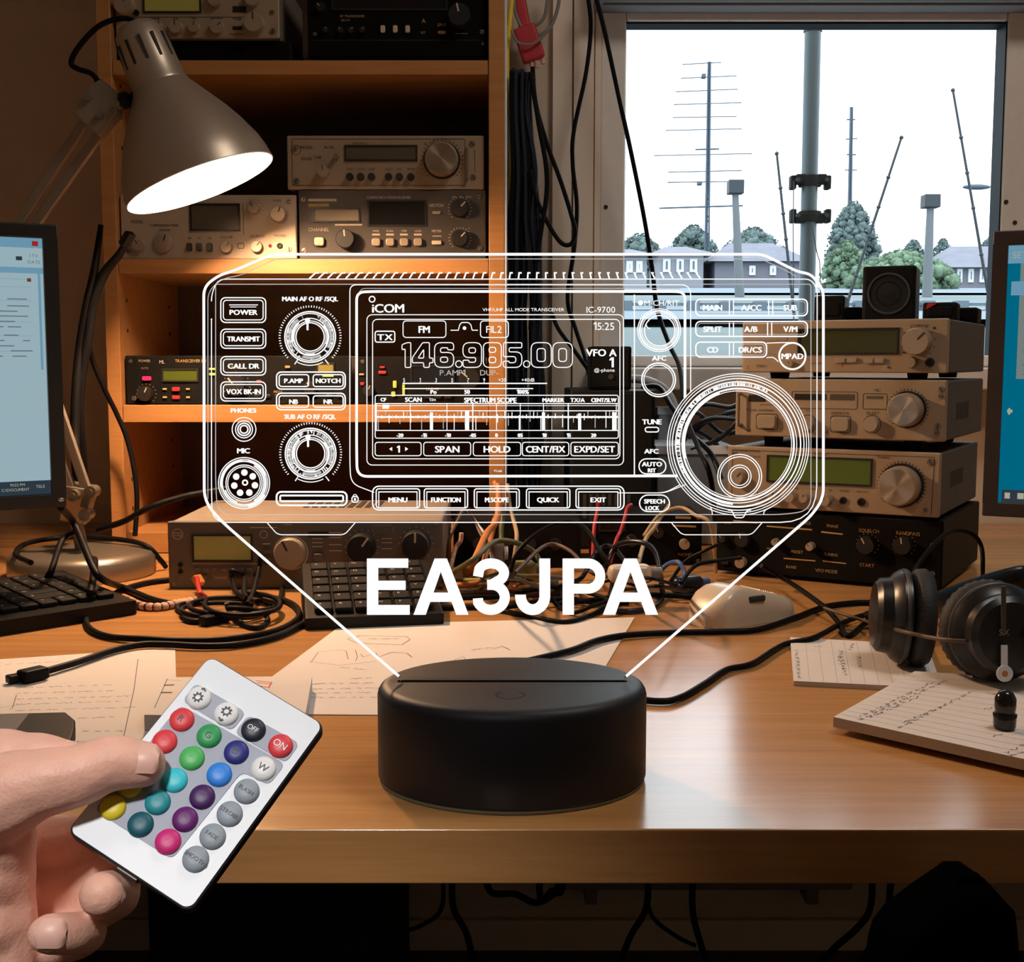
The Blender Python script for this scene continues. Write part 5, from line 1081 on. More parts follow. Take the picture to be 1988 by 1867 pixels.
# tangle in the middle
T_ = [('green cable arching over the middle of the tangle', 'cable_green', .0042, [(850, 1130, .002), (880, 1110, .02), (920, 1085, .045), A(960, 1052, 1.45), A(1000, 1053, 1.46), A(1040, 1075, 1.48), (1060, 1125, .02), (1080, 1130, .002)]),
 ('orange cable hanging down in the tangle left of centre', 'cable_orange', .0055, [A(968, 940, 1.56), A(968, 985, 1.54), A(962, 1015, 1.52), A(945, 1035, 1.5), (920, 1090, .03), (905, 1118, .006)]),
 ('second orange cable hanging close behind the first one', 'cable_orange', .0045, [A(960, 935, 1.58), A(975, 975, 1.56), A(960, 1010, 1.55), A(955, 1035, 1.53), (935, 1105, .02), (930, 1118, .004)]),
 ('tan cable bending down right of the orange ones', 'cable_tan', .0035, [A(985, 940, 1.57), A(990, 985, 1.55), A(1000, 1020, 1.53), A(1003, 1045, 1.5), (995, 1095, .02), (975, 1118, .004)]),
 ('green cable dropping straight down beside the tan one', 'cable_green', .0042, [A(978, 990, 1.55), A(974, 1020, 1.54), A(973, 1050, 1.53), (975, 1105, .012)]),
 ('short salmon lead sticking up by the grey transceiver', 'cable_pink', .0036, [A(896, 1034, 1.5), A(894, 1050, 1.5), A(884, 1065, 1.5), (872, 1110, .012), (860, 1122, .002)]),
 ('brown lead in a high narrow arch by the grey transceiver', 'cable_brown', .0028, [(868, 1115, .004), A(872, 1050, 1.48), A(890, 1008, 1.5), A(905, 985, 1.52), A(920, 1010, 1.52), A(935, 1040, 1.5), A(944, 1050, 1.48)]),
 ('black cable in the biggest arch behind the white letters', 'rubber', .0034, [(960, 1155, .001), (985, 1130, .012), A(1000, 1080, 1.42), A(1030, 1045, 1.43), A(1070, 1020, 1.45), A(1110, 1012, 1.46), A(1140, 1030, 1.45), A(1165, 1070, 1.43), A(1182, 1095, 1.42), A(1188, 1120, 1.41), (1185, 1150, .004), (1170, 1180, 0), (1130, 1200, 0), (1090, 1207, 0), (1040, 1198, 0), (1000, 1190, 0), (960, 1183, 0)]),
 ('red lead with a pink tip, left of the two red leads', 'cable_red', .0032, [A(1162, 975, 1.56), A(1160, 990, 1.56), A(1156, 1010, 1.55), A(1153, 1030, 1.54), (1150, 1100, .012)]),
 ('red lead bending right, right of the two red leads', 'cable_red', .0032, [A(1226, 980, 1.57), A(1218, 985, 1.56), A(1213, 1005, 1.55), A(1205, 1030, 1.54), A(1196, 1050, 1.52), (1180, 1110, .006)]),
 ('tan cable slanting down to the beige plug', 'cable_tan', .0034, [A(1300, 980, 1.54), A(1285, 1000, 1.53), A(1270, 1025, 1.5), A(1252, 1050, 1.48), (1235, 1112, .028)]),
 ('black cable looping round the beige plug', 'rubber_blue', .004, [(1165, 1130, .012), A(1190, 1068, 1.44), A(1215, 1052, 1.42), A(1250, 1054, 1.40), A(1274, 1075, 1.39), (1284, 1132, .018), (1285, 1160, 0), (1270, 1178, 0), (1225, 1186, 0), (1180, 1184, 0)]),
 ('blue cable leading to the dark plug beside the mouse', 'cable_blue', .0036, [(1318, 1140, .012), (1330, 1118, .02), A(1318, 1092, 1.42), A(1295, 1096, 1.44), (1270, 1120, .012), (1250, 1130, .002)]),
 ('dark lead running up right from the dark plug', 'rubber', .0026, [(1300, 1130, .012), A(1330, 1090, 1.43), A(1365, 1070, 1.42), A(1395, 1056, 1.415)]),
 ('second dark lead running right over the dark plug', 'rubber', .003, [(1322, 1132, .02), A(1350, 1098, 1.40), A(1395, 1088, 1.40), A(1440, 1082, 1.39)]),
 ('bluish wire arching behind the panel near the stack foot', 'cable_tan', .0028, [A(1250, 1040, 1.5), A(1280, 1000, 1.52), A(1320, 985, 1.52), A(1350, 1000, 1.5), A(1380, 1020, 1.48), (1390, 1110, .002)]),
 ('thick brown cable lying along the desk behind the letters', 'cable_brown', .005, [(845, 1155, 0), (900, 1148, 0), (960, 1146, 0), (1020, 1152, 0), (1080, 1150, 0), (1130, 1140, 0)]),
 ('black cable on the desk under the first white A', 'rubber', .0042, [(840, 1168, 0), (900, 1160, .003), (960, 1158, .003), (1030, 1145, .008), (1085, 1138, .008), (1120, 1128, .004)]),
 ('black cable on the desk behind the figure and the J', 'rubber', .0040, [(850, 1180, 0), (920, 1178, 0), (980, 1178, .003), (1040, 1168, .004), (1100, 1162, .004), (1160, 1170, 0), (1220, 1168, 0)]),
 ('black cable running right along the desk to the mouse', 'rubber', .0040, [(1080, 1172, 0), (1140, 1166, .004), (1200, 1158, .004), (1260, 1154, .004), (1340, 1158, 0), (1380, 1160, 0)]),
 ('thin black cable under the letter P', 'rubber', .0030, [(1070, 1160, .009), (1085, 1178, 0), (1110, 1190, 0), (1150, 1176, .009), (1180, 1164, .012), (1140, 1150, .012)]),
 ('orange lead lying flat in the tangle left of the figure', 'cable_orange', .0036, [(850, 1136, 0), (900, 1134, .008), (940, 1130, .009), (960, 1136, 0), (1000, 1140, .009), (1040, 1136, .004)]),
 ('olive cable lying low across the tangle', 'cable_olive', .0036, [(870, 1124, .004), (930, 1126, .012), (990, 1118, .02), (1050, 1120, .012), (1100, 1122, .004)]),
 ('dark lead crossing behind the letter J', 'cable_brown', .003, [(1000, 1112, .03), A(1060, 1058, 1.5), A(1105, 1068, 1.49), (1150, 1112, .02), (1200, 1120, .012)]),
 ('black loop standing behind the letter P', 'rubber', .0034, [(1100, 1130, .006), (1130, 1120, .03), A(1160, 1068, 1.45), A(1190, 1062, 1.46), (1230, 1112, .03), (1250, 1128, .006)]),
 ('pale cable running flat behind the orange ones', 'cable_white', .0024, [A(905, 985, 1.55), A(925, 1015, 1.54), A(945, 1045, 1.52), (960, 1108, .01)])]
mat('cable_brown', (.085, .05, .03), .5)
for l, m, r, p in T_: cable(l, m, r * .78, p)
rt = random.Random(21)
for i in range(9):
    x0 = rt.uniform(870, 1200); w_ = rt.uniform(70, 190); y0 = rt.uniform(1108, 1150); hh = rt.uniform(.02, .07)
    cable('thin dark wire in the cable tangle between transceiver and mouse', 'rubber' if i % 3 else 'cable_brown', .0019, [(x0, y0, .002), (x0 + w_ * .22, y0 - rt.uniform(2, 10), hh * .7), (x0 + w_ * .5, y0 - rt.uniform(4, 14), hh), (x0 + w_ * .8, y0 + rt.uniform(-4, 8), hh * .5), (x0 + w_, y0 + rt.uniform(0, 16), .002), (x0 + w_ * 1.15, y0 + rt.uniform(8, 26), 0)], group='thin dark wires in the cable tangle')
# right desk cables
cable('black power cable from the lamp base curving right to the headphones', 'rubber', .0028, [V((0, .8585, DZ + .0092)), V((.006, .885, DZ + .007)), V((.030, .93, DZ + .0034)), V((.070, .968, DZ + .0032)), (1275, 1361, 0), (1320, 1354, 0), (1370, 1326, 0), (1410, 1300, 0), (1460, 1288, 0), (1520, 1252, 0), (1580, 1238, .004), (1630, 1212, .002), (1670, 1196, .004), (1700, 1192, .006)])
cable('black cable running along the front of the beige mouse', 'rubber', .0031, [(985, 1292, .001), (1050, 1277, .001), (1110, 1262, .001), (1160, 1243, .001), (1215, 1233, .0005), (1300, 1228, 0), (1400, 1226, 0), (1470, 1222, 0), (1540, 1200, 0), (1600, 1178, 0), (1660, 1170, 0), (1715, 1170, 0)])
cable('black lead coming down from the bottom receiver in a sharp V', 'rubber', .0028, [A(1478, 1098, 1.43), (1520, 1122, .012), (1560, 1148, .012), (1600, 1178, .008), (1625, 1205, .002), (1640, 1230, 0), (1652, 1232, 0), (1672, 1216, 0), (1690, 1198, .004)], plugs=[((1680, 1200, .004), (1715, 1190, .01), .006, 'black')])
cable('thin brown wire crossing in front of the headphones', 'cable_brown', .0018, [(1600, 1180, .014), (1650, 1196, .012), (1690, 1208, .012), A(1740, 1222, 1.03), A(1800, 1236, .99), A(1850, 1243, .965), A(1920, 1246, .96), A(2000, 1248, .96)])
cable('thin black wire arching up behind the left ear cup', 'rubber', .0024, [A(1770, 1118, 1.16), A(1790, 1085, 1.18), A(1820, 1050, 1.22), A(1850, 1030, 1.26), A(1885, 1035, 1.28), A(1905, 1060, 1.28), A(1908, 1110, 1.27), (1906, 1175, 0)])
cable('black cable on the desk behind the headphones at the right edge', 'rubber', .003, [(1925, 1150, 0), (1945, 1142, .008), (1970, 1170, 0), (2010, 1178, 0)])
cable('second black cable behind the headphones at the right edge', 'rubber', .003, [(1930, 1128, .004), (1960, 1135, .004), (1990, 1150, .004), (2020, 1155, 0)])
# ---------------------------------------------------------------- acrylic light with engraved radio front
PY = .785; kp_ = PY / FPX
BZ = at(994, 1322, PY).z                      # top of the base
rx, ry = 266 * PY / FPX, .0715
bc = V((at(994, 1400, PY).x, PY, DZ + .0003)); BH = BZ - bc.z
t = thing('acrylic_light', 'round black base holding a clear panel engraved with a glowing radio front', 'lamp', bc)
N = 96
def ell(f, z): return [(rx * f * cos(2 * pi * i / N), ry * f * sin(2 * pi * i / N), z) for i in range(N)]
def ellf(d): return (rx - d) / rx, (ry - d) / ry
b = MB(); rings = []
for d, z in ((.0012, .0022), (0, .004), (0, BH - .007), (.0006, BH - .0045), (.002, BH - .0022), (.0045, BH - .0006), (.0075, BH)):
    fx, fy = ellf(d); rings.append([b.v((rx * fx * cos(2 * pi * i / N), ry * fy * sin(2 * pi * i / N), z)) for i in range(N)])
for A_, B_ in zip(rings, rings[1:]):
    for i in range(N): b.face((A_[i], A_[(i + 1) % N], B_[(i + 1) % N], B_[i]))
b.face(rings[0][::-1])
# top face with a slot cut into it
top = rings[-1]; sl = at(772, 1311, PY).x - bc.x; sr = at(1217, 1311, PY).x - bc.x; w_ = .0026
cor = {i: b.v(p) for i, p in enumerate(((sl, -w_, BH), (sr, -w_, BH), (sr, w_, BH), (sl, w_, BH)))}
low = {i: b.v(p) for i, p in enumerate(((sl, -w_, BH - .012), (sr, -w_, BH - .012), (sr, w_, BH - .012), (sl, w_, BH - .012)))}
q = N // 4
b.face([top[i % N] for i in range(0, 2 * q + 1)] + [cor[3], cor[2]])
b.face([top[i % N] for i in range(2 * q, N + 1)] + [cor[1], cor[0]])
b.face([top[0], cor[2], cor[1]]); b.face([top[2 * q], cor[0], cor[3]])
for i in range(4): b.face((cor[i], cor[(i + 1) % 4], low[(i + 1) % 4], low[i]))
b.face([low[i] for i in range(4)]); bmesh.ops.recalc_face_normals(b.bm, faces=list(b.bm.faces))
b.build('base', 'base_black', t, 40)
b = MB(); b.lathe([(rx - .0024, 0), (rx - .0008, .0003), (rx - .0008, .0021), (rx - .0024, .0022)], N, sy=(ry - .0008) / (rx - .0008)); b.build('base_ring', 'base_ring', t)
b = MB(); c = at(990, 1345, PY); c = V(((990 - 994) / FPX * (PY - .03), -.033, BH + .0002))
b.ribbon([(p[0] * 1.0, p[1]) for p in circ(0, 0, .0088, 40, 115, 425)], .0009, lambda p: (c.x + p.x, c.y + p.y, c.z)); b.ribbon([(0, .004), (0, .011)], .0009, lambda p: (c.x + p.x, c.y + p.y, c.z)); b.build('touch_button', 'touch_mark', t) if not mat('touch_mark', (.035, .037, .042), .3) is None else None
MB().box(-.006, .006, ry - .003, ry + .002, .004, .014, .001).build('power_socket', 'black', t)

def pp(x, y):
    p = at(x, y, PY); return V((p.x - bc.x, p.z - bc.z))
def curve(pts, n=6):                          # smooth path through pixel points
    return [(p.x, p.y) for p in spline([V((x, y, 0)) for x, y in pts], n)]
def fil(pts, r, closed=False, n=6):           # polyline with rounded corners
    out = []; m = len(pts)
    for i, p in enumerate(pts):
        if not closed and i in (0, m - 1): out.append(p); continue
        p = V(p); a = V(pts[i - 1]); c = V(pts[(i + 1) % m]); rr = r[i] if isinstance(r, (list, tuple)) else r
        da, dc = (a - p), (c - p); l = min(rr, da.length * .49, dc.length * .49); s = p + da.normalized() * l; e = p + dc.normalized() * l
        for k in range(n + 1):
            u = k / n; q_ = s * (1 - u) ** 2 + p * 2 * u * (1 - u) + e * u * u; out.append((q_.x, q_.y))
    return out
OUT = fil([(775, 1311), (430, 1010), (398, 972), (397, 556), (428, 534), (455, 526), (530, 494), (1480, 494), (1548, 528), (1572, 532), (1597, 560), (1597, 966), (1575, 999), (1215, 1311)], [0, 40, 40, 36, 24, 20, 14, 14, 20, 24, 36, 40, 34, 0])
body = [pp(*p) for p in OUT]; e0, e1 = body[0], body[-1]
body = body + [V((e1.x - .004, BH - .010)), V((e0.x + .004, BH - .010))]
pan = MB().prism([(p.x, p.y) for p in body], -.0017, .0017, 'xz').build('acrylic_panel', 'acrylic', t)
FYp = -.0019
def lay(p): q_ = pp(p.x, p.y); return (q_.x, FYp, q_.y)
class EN:
    def __init__(s): s.b = MB(); s.k = MB()
    def line(s, pts, w=3, closed=False, thin=False): (s.k if thin else s.b).ribbon(pts, w * (.86 if w < 5 else 1), lay, closed); return s
    def rect(s, x0, y0, x1, y1, r=6, w=2.5, thin=False): return s.line(rrect(x0, y0, x1, y1, r), w, True, thin)
    def circ(s, x, y, r, w=2.5, thin=False, n=64): return s.line(circ(x, y, r, n), w, True, thin)
    def disc(s, x, y, r, n=20): s.b.poly([lay(V(p)) for p in circ(x, y, r, n)][::-1]); return s
    def quad(s, x0, y0, x1, y1, thin=False): (s.k if thin else s.b).poly([lay(V(p)) for p in ((x0, y1), (x1, y1), (x1, y0), (x0, y0))]); return s
    def text(s, x, y, size, string, sq=1., thin=False, align='c'):
        for P, fs in text_polys(string, size, align, sq):
            bb = s.k if thin else s.b
            vs = [bb.v(lay(V((x + p[0], y - p[1])))) for p in P]
            for f in fs: bb.face([vs[i] for i in f])
        return s
    def bold(s, x, y, size, string, sq=1.):
        for dx, dy in ((-.7, 0), (.7, 0), (0, .5)): s.text(x + dx, y + dy, size, string, sq)
        return s
    def outline(s, x, y, size, string, w, sq=1.):
        l, _ = text_layout(string, size, 'l', sq)
        for ch, ox, k in l:
            g = GLY[ch]
            for lp in g[3]: s.line([(x + ox + g[0][i][0] * k * sq, y - g[0][i][1] * k + size / 2) for i in lp], w, True)
        return s
    def done(s, name):
        if len(s.k.bm.faces):
            nf = len(s.b.bm.faces)
            for f in s.k.bm.faces: s.b.bm.faces.new([s.b.bm.verts.new(v.co) for v in f.verts]).material_index = 1
        s.k.bm.free(); return s.b.build(name, ['engrave', 'engrave_thin'], pan)
# edge glow and case outlines
EN().line(OUT, 5.2).done('edge_outline')
e = EN()
e.line(fil([(405, 968), (405, 566), (432, 541), (468, 535), (537, 503), (1476, 503), (1530, 528), (1545, 538)], [0, 30, 20, 16, 12, 12, 16, 0]), 1.8, thin=True)
e.line(fil([(412, 620), (412, 956), (414, 1013), (1584, 1013), (1585, 620), (1585, 560), (1572, 542), (425, 542), (412, 570)], [0, 60, 62, 70, 60, 20, 20, 20, 20], True), 2.2)
e.line(fil([(420, 560), (420, 940), (424, 998), (600, 998), (1520, 998), (1573, 990), (1573, 900), (1573, 552), (420, 552)], [4, 60, 50, 20, 50, 50, 40, 6, 6], True), 2.0, thin=True)
for a, c in ((520, 690), (1303, 1478)): e.line(fil([(a, 1014), (a + 20, 1037), (c - 20, 1037), (c, 1014)], 9), 2)
for i in range(44):
    x = 606 + i * 17.4; s_ = 9 - 18 * i / 43
    e.line([(x - s_ * .5, 541), (x + s_ * .6 + 2, 530), (x + s_ * .8 + 7, 530)], 3.4)
e.done('case_engraving')
# screen bezel
e = EN()
e.line(fil([(727, 955), (682, 938), (680, 900), (680, 580), (680, 553), (720, 553), (1300, 553), (1340, 553), (1340, 600), (1340, 762)], [0, 20, 30, 20, 24, 10, 10, 24, 10, 0]), 2.2)
e.line(fil([(1315, 923), (735, 924), (694, 924), (693, 870), (693, 600), (693, 567), (730, 566), (1300, 566), (1329, 567), (1329, 600), (1329, 772)], [0, 10, 44, 30, 20, 26, 10, 10, 18, 10, 0]), 5)
e.line([(1231, 572), (1231, 922)], 2.6); e.line(fil([(1212, 956), (1290, 956), (1320, 940)], 14), 2)
e.line(fil([(694, 572), (704, 560), (1320, 560)], 6), 1.5, thin=True)
e.rect(713, 611, 1210, 902, 10, 2); e.rect(724, 620, 1203, 890, 9, 2)
e.done('screen_bezel_engraving')
# logo and model lettering
e = EN(); e.circ(723, 581, 5.5, 2.6); e.bold(754, 598, 17, 'iCOM', 1.12); e.done('logo_lettering')
e = EN(); e.text(1016, 601, 6.5, 'VHF/UHF ALL MODE TRANSCEIVER', 1.15); e.done('model_lettering')
e = EN(); e.text(1166, 601, 12, 'IC-9700', 1.05); e.done('model_lettering')
EN().text(967, 913, 5, 'M.sub').done('model_lettering')
# screen content
e = EN(); e.rect(783, 623, 866, 655, 6, 2); e.bold(824, 639, 14, 'FM'); e.done('status_lettering')
e = EN(); e.line([(875, 641), (890, 641), (893, 630), (897, 626), (909, 626), (914, 630), (917, 641), (928, 641)], 2); e.disc(902, 637, 3.5); e.done('filter_symbol')
e = EN(); e.rect(933, 623, 987, 655, 6, 2); e.text(959, 639, 14, 'FIL2'); e.done('status_lettering')
EN().text(1172, 633, 15, '15:25').done('clock_lettering'); e = EN(); e.rect(729, 643, 767, 664, 4, 2.6); e.bold(748, 654, 12, 'TX', 1.3); e.done('status_lettering')
EN().bold(1167, 684, 14, 'VFO A', 1.05).done('status_lettering'); EN().bold(1187, 703, 19, '1').done('status_lettering'); EN().text(1173, 718, 7, '@-phone', 1.1).done('status_lettering')
EN().text(879, 723, 11, 'P.AMP1', 1.1, True).done('status_lettering'); EN().text(950, 723, 11, 'DUP-', 1.1, True).done('status_lettering')
def digit(ch, x0, x1):
    e = EN(); y0, y1, s_, r_ = 665, 713, 11.5, 10; ym = (y0 + y1) / 2
    L = lambda pts, rr=6: e.line(fil(pts, rr, True), 2.0, True)
    if ch == '0': L([(x0, y0), (x1, y0), (x1, y1), (x0, y1)], 13); L([(x0 + s_, y0 + s_), (x1 - s_, y0 + s_), (x1 - s_, y1 - s_), (x0 + s_, y1 - s_)], 6)
    elif ch == '8': L([(x0, y0), (x1, y0), (x1 - 1, ym - 1), (x1, y1), (x0, y1), (x0 + 1, ym - 1)], [13, 13, 4, 13, 13, 4]); L([(x0 + s_, y0 + 9), (x1 - s_, y0 + 9), (x1 - s_, ym - 5), (x0 + s_, ym - 5)], 5); L([(x0 + s_, ym + 4), (x1 - s_, ym + 4), (x1 - s_, y1 - 9), (x0 + s_, y1 - 9)], 5)
    elif ch in '69':
        P = [(x0, y0), (x1, y0), (x1, y0 + 14), (x1 - s_, y0 + 14), (x1 - s_, y0 + 10), (x0 + s_, y0 + 10), (x0 + s_, ym - 5), (x1, ym - 5), (x1, y1), (x0, y1)]; Q = [(x0 + s_, ym + 4), (x1 - s_, ym + 4), (x1 - s_, y1 - 10), (x0 + s_, y1 - 10)]
        if ch == '9': P, Q = [[(x0 + x1 - a, y0 + y1 - c) for a, c in pl] for pl in (P, Q)]
        L(P, [13, 13, 3, 3, 3, 6, 3, 12, 13, 13]); L(Q, 5)
    elif ch == '5': L([(x0 + 1, y0), (x1, y0), (x1, y0 + 10), (x0 + s_, y0 + 10), (x0 + s_, ym - 6), (x1, ym - 6), (x1, y1), (x0, y1), (x0, y1 - 12), (x0 + s_, y1 - 12), (x0 + s_, y1 - 9), (x1 - s_, y1 - 9), (x1 - s_, ym + 3), (x0, ym + 3)], [3, 3, 3, 3, 3, 12, 13, 13, 3, 3, 3, 6, 6, 3])
    elif ch == '4': L([(x1 - 20, y0), (x1 - 7, y0), (x1 - 7, y1 - 18), (x1, y1 - 18), (x1, y1 - 9), (x1 - 7, y1 - 9), (x1 - 7, y1), (x1 - 18, y1), (x1 - 18, y1 - 9), (x0, y1 - 9), (x0, y1 - 19)], 2.5); L([(x1 - 18, y0 + 13), (x1 - 18, y1 - 18), (x0 + 11, y1 - 18)], 3)
    elif ch == '1': L([(x0, y0 + 4), (x1 - 7, y0), (x1, y0), (x1, y1), (x1 - 11, y1), (x1 - 11, y0 + 12), (x0, y0 + 14)], 2.5)
    else: e.circ((x0 + x1) / 2, y1 - 6.5, 6.2, 2.0)
    e.done('frequency_digit')
for ch, x0, x1 in (('1', 781, 798), ('4', 801, 841), ('6', 844, 881), ('.', 884, 898), ('9', 899, 935), ('8', 938, 974), ('5', 977, 1013), ('.', 1016, 1029), ('0', 1031, 1070), ('0', 1073, 1111)): digit(ch, x0, x1)
e = EN(); e.line([(782, 744), (1062, 744)], 2.6); e.line([(782, 754), (1035, 754)], 2.2)
for i, s_ in enumerate('S13579'): e.text(785 + 31 * i, 737, 7, s_); e.line([(785 + 31 * i, 741), (785 + 31 * i, 745)], 1.6)
e.text(975, 737, 7, '+20'); e.text(1025, 737, 7, '+40dB'); e.bold(842, 760, 8, 'Po'); e.bold(907, 760, 8, '50'); e.bold(1015, 760, 8, '100%'); e.done('meter_engraving')
e = EN(); e.rect(729, 767, 1200, 850, 4, 2)
for y, w_ in ((783, 2), (787, 1.2), (797, 2), (809, 4.2), (835, 2)): e.line([(730, y), (1199, y)], w_)
for x in (731, 797, 868, 918, 964, 1010, 1055, 1103, 1196): e.line([(x, 783), (x, 835)], 2.6 if x in (731, 918, 1103) else 1.6)
for x, y0, w_ in ((838, 800, 6), (907, 798, 8), (1055, 800, 6), (1125, 802, 6), (1192, 800, 8)): e.quad(x - w_ / 2, y0, x + w_ / 2, 835)
rn = random.Random(2)
for i in range(66): x = 735 + i * 7; h_ = rn.uniform(2, 10) * (1.3 if i % 7 < 3 else .6); e.line([(x, 809 - h_), (x, 809 + rn.uniform(2, 24) * (i % 3 == 0) + 3)], 1.8, thin=i % 2 == 0)
e.bold(745, 775, 7, 'CF'); e.bold(803, 775, 9, 'SCAN'); e.text(840, 775, 6, '1:5m', .9); e.bold(952, 776, 10, 'SPECTRUM SCOPE', .92); e.bold(1074, 776, 8, 'MARKER'); e.bold(1121, 776, 8, 'TX/A'); e.bold(1172, 776, 8, 'CENT/SLW', .9); e.quad(743, 785, 756, 793)
for x, s_ in ((777, '-20'), (824, '-15'), (870, '-10'), (918, '-05'), (964, '0'), (1010, '05'), (1057, '10'), (1104, '15'), (1152, '20')): e.bold(x, 844, 7, s_)
e.done('scope_engraving')
for x0, x1, s_ in ((729, 818, None), (823, 914, 'SPAN'), (919, 1011, 'HOLD'), (1014, 1104, 'CENT/FIX'), (1108, 1200, 'EXPD/SET')):
    e = EN(); e.rect(x0, 858, x1, 884, 5, 2)
    if s_: e.bold((x0 + x1) / 2, 871, 13, s_, 1.1 if len(s_) < 5 else 1.0)
    else:
        e.bold(774, 871, 13, '1'); e.b.poly([lay(V(p)) for p in ((756, 871), (762, 875), (762, 867))]); e.b.poly([lay(V(p)) for p in ((793, 871), (787, 867), (787, 875))])
    e.done('soft_key_engraving')
# left keys, jacks, knobs
for y0, y1, s_ in ((578, 626, 'POWER'), (639, 676, 'TRANSMIT'), (692, 728, 'CALL DR'), (741, 778, 'VOX BK-IN')):
    e = EN(); e.rect(430, y0, 517, y1, 9, 2.6); e.rect(435, y0 + 5, 512, y1 - 5, 6, 2.2); e.bold(474, (y0 + y1) / 2 + (4 if y0 == 578 else 0), 10, s_, 1.12 if len(s_) < 8 else .98)
    if y0 == 578: e.line([(446, 592), (502, 592)], 2); e.line([(448, 596), (499, 596)], 1.6)
    e.done('key_engraving')
e = EN(); e.bold(474, 796, 9, 'PHONES', 1.1)
for r_, w_ in ((23, 2.2), (16.5, 2.2), (12, 3), (7.5, 3)): e.circ(475, 833, r_, w_)
e.done('phones_jack_engraving')
e = EN(); e.bold(474, 874, 10, 'MIC', 1.15)
for r_, w_ in ((49.5, 2.2), (46, 1.6), (42.5, 3.4), (35, 2.2), (31.5, 2)): e.circ(475, 937, r_, w_)
for a0, a1, r_, w_ in ((95, 190, 45, 4), (200, 250, 39, 3), (-60, 60, 39, 3.4), (280, 330, 46, 4), (20, 80, 44, 2.5)): e.line(circ(475, 937, r_, 60, -a1, -a0), w_)
for i in range(7): a = R(12 + 360 * i / 7); e.disc(476 + 20.5 * cos(a), 937 + 20.5 * sin(a), 6.3)
e.circ(477, 936, 4.6, 3.4); e.done('mic_connector_engraving')
def knob(x, y, lab, ly):
    e = EN(); rn = random.Random(int(y))
    e.bold(603, ly, 9, lab, 1.02)
    for i in range(54):
        a = R(-132 + 264 * i / 53); e.line([(x + 57 * sin(a), y - 57 * cos(a)), (x + 61 * sin(a), y - 57 * cos(a) - 4 * cos(a))], 1.9)
    for r_, w_ in ((49, 3), (45.5, 2.2), (36, 2.2), (27.5, 2.6), (31, 1.6)): e.circ(x, y, r_, w_)
    e.circ(x + 1, y + 2, 33, 1.8)
    for i in range(120):
        a = R(3 * i); r0 = rn.uniform(36.5, 42); d = .5 + .5 * sin(a * 2 - .9)
        if rn.random() < .25 + .6 * d: e.line([(x + r0 * sin(a), y - r0 * cos(a)), (x + 45 * sin(a), y - 45 * cos(a))], rn.uniform(1.2, 2.6), thin=rn.random() < .4)
    for a0, a1 in ((150, 235), (-55, 30), (60, 110)): e.line(circ(x, y, 40.5, 60, a0, a1), 5, thin=True); e.line(circ(x, y, 34, 60, a0 + 15, a1 - 5), 3)
    e.line([(x - 5, y - 32), (x - 5, y - 13)], 4.6); e.disc(x - 5, y - 32, 5)
    e.line(circ(x, y + 2, 53, 60, 62, 118), 2); e.line([(x - 30, y + 53), (x - 24, y + 44)], 2.4); e.line([(x + 36, y + 53), (x + 29, y + 44)], 2.4)
    return e.done('knob_engraving')
knob(603, 654, 'MAIN AF O RF /SQL', 580); knob(604, 880, 'SUB AF O RF /SQL', 808)
for y0, y1, s1, s2 in ((722, 755, 'P.AMP', 'NOTCH'), (763, 795, 'NB', 'NR')):
    e = EN(); e.rect(538, y0, 671, y1, 9, 3); e.rect(543, y0 + 5, 600, y1 - 5, 5, 2.6); e.rect(609, y0 + 5, 667, y1 - 5, 5, 2.6)
    e.bold(571, (y0 + y1) / 2, 9, s1, 1.1); e.bold(638, (y0 + y1) / 2, 9, s2, 1.1); e.done('key_pair_engraving')
e = EN(); e.rect(538, 954, 674, 980, 9, 4); e.rect(545, 961, 667, 972, 3, 4); e.rect(684, 963, 696, 974, 4, 2.6); e.quad(688, 966, 692, 971); e.line(circ(690, 963, 4, 20, 180, 360), 1.6); e.done('card_slot_engraving')
e = EN(); e.rect(724, 943, 1211, 989, 12, 2.8); e.done('lower_key_frame')
for x0, x1, s_ in ((731, 815, 'MENU'), (824, 908, 'FUNCTION'), (921, 1008, 'M.SCOPE'), (1022, 1106, 'QUICK'), (1118, 1204, 'EXIT')):
    e = EN(); e.rect(x0, 948, x1, 985, 5, 2.6); e.line([(x0 + 4, 954), (x1 - 4, 954)], 2.4); e.line([(x0 + 5, 955), (x0 + 5, 984)], 2); e.line([(x1 - 5, 955), (x1 - 5, 984)], 2); e.bold((x0 + x1) / 2, 969, 9.5, s_, 1.1 if len(s_) < 7 else .9); e.done('lower_key_engraving')
e = EN(); e.rect(1241, 960, 1299, 992, 16, 2.6); e.bold(1270, 972, 8.5, 'SPEECH', 1.05); e.bold(1266, 985, 8, 'LOCK', .9); e.done('speech_key_engraving')
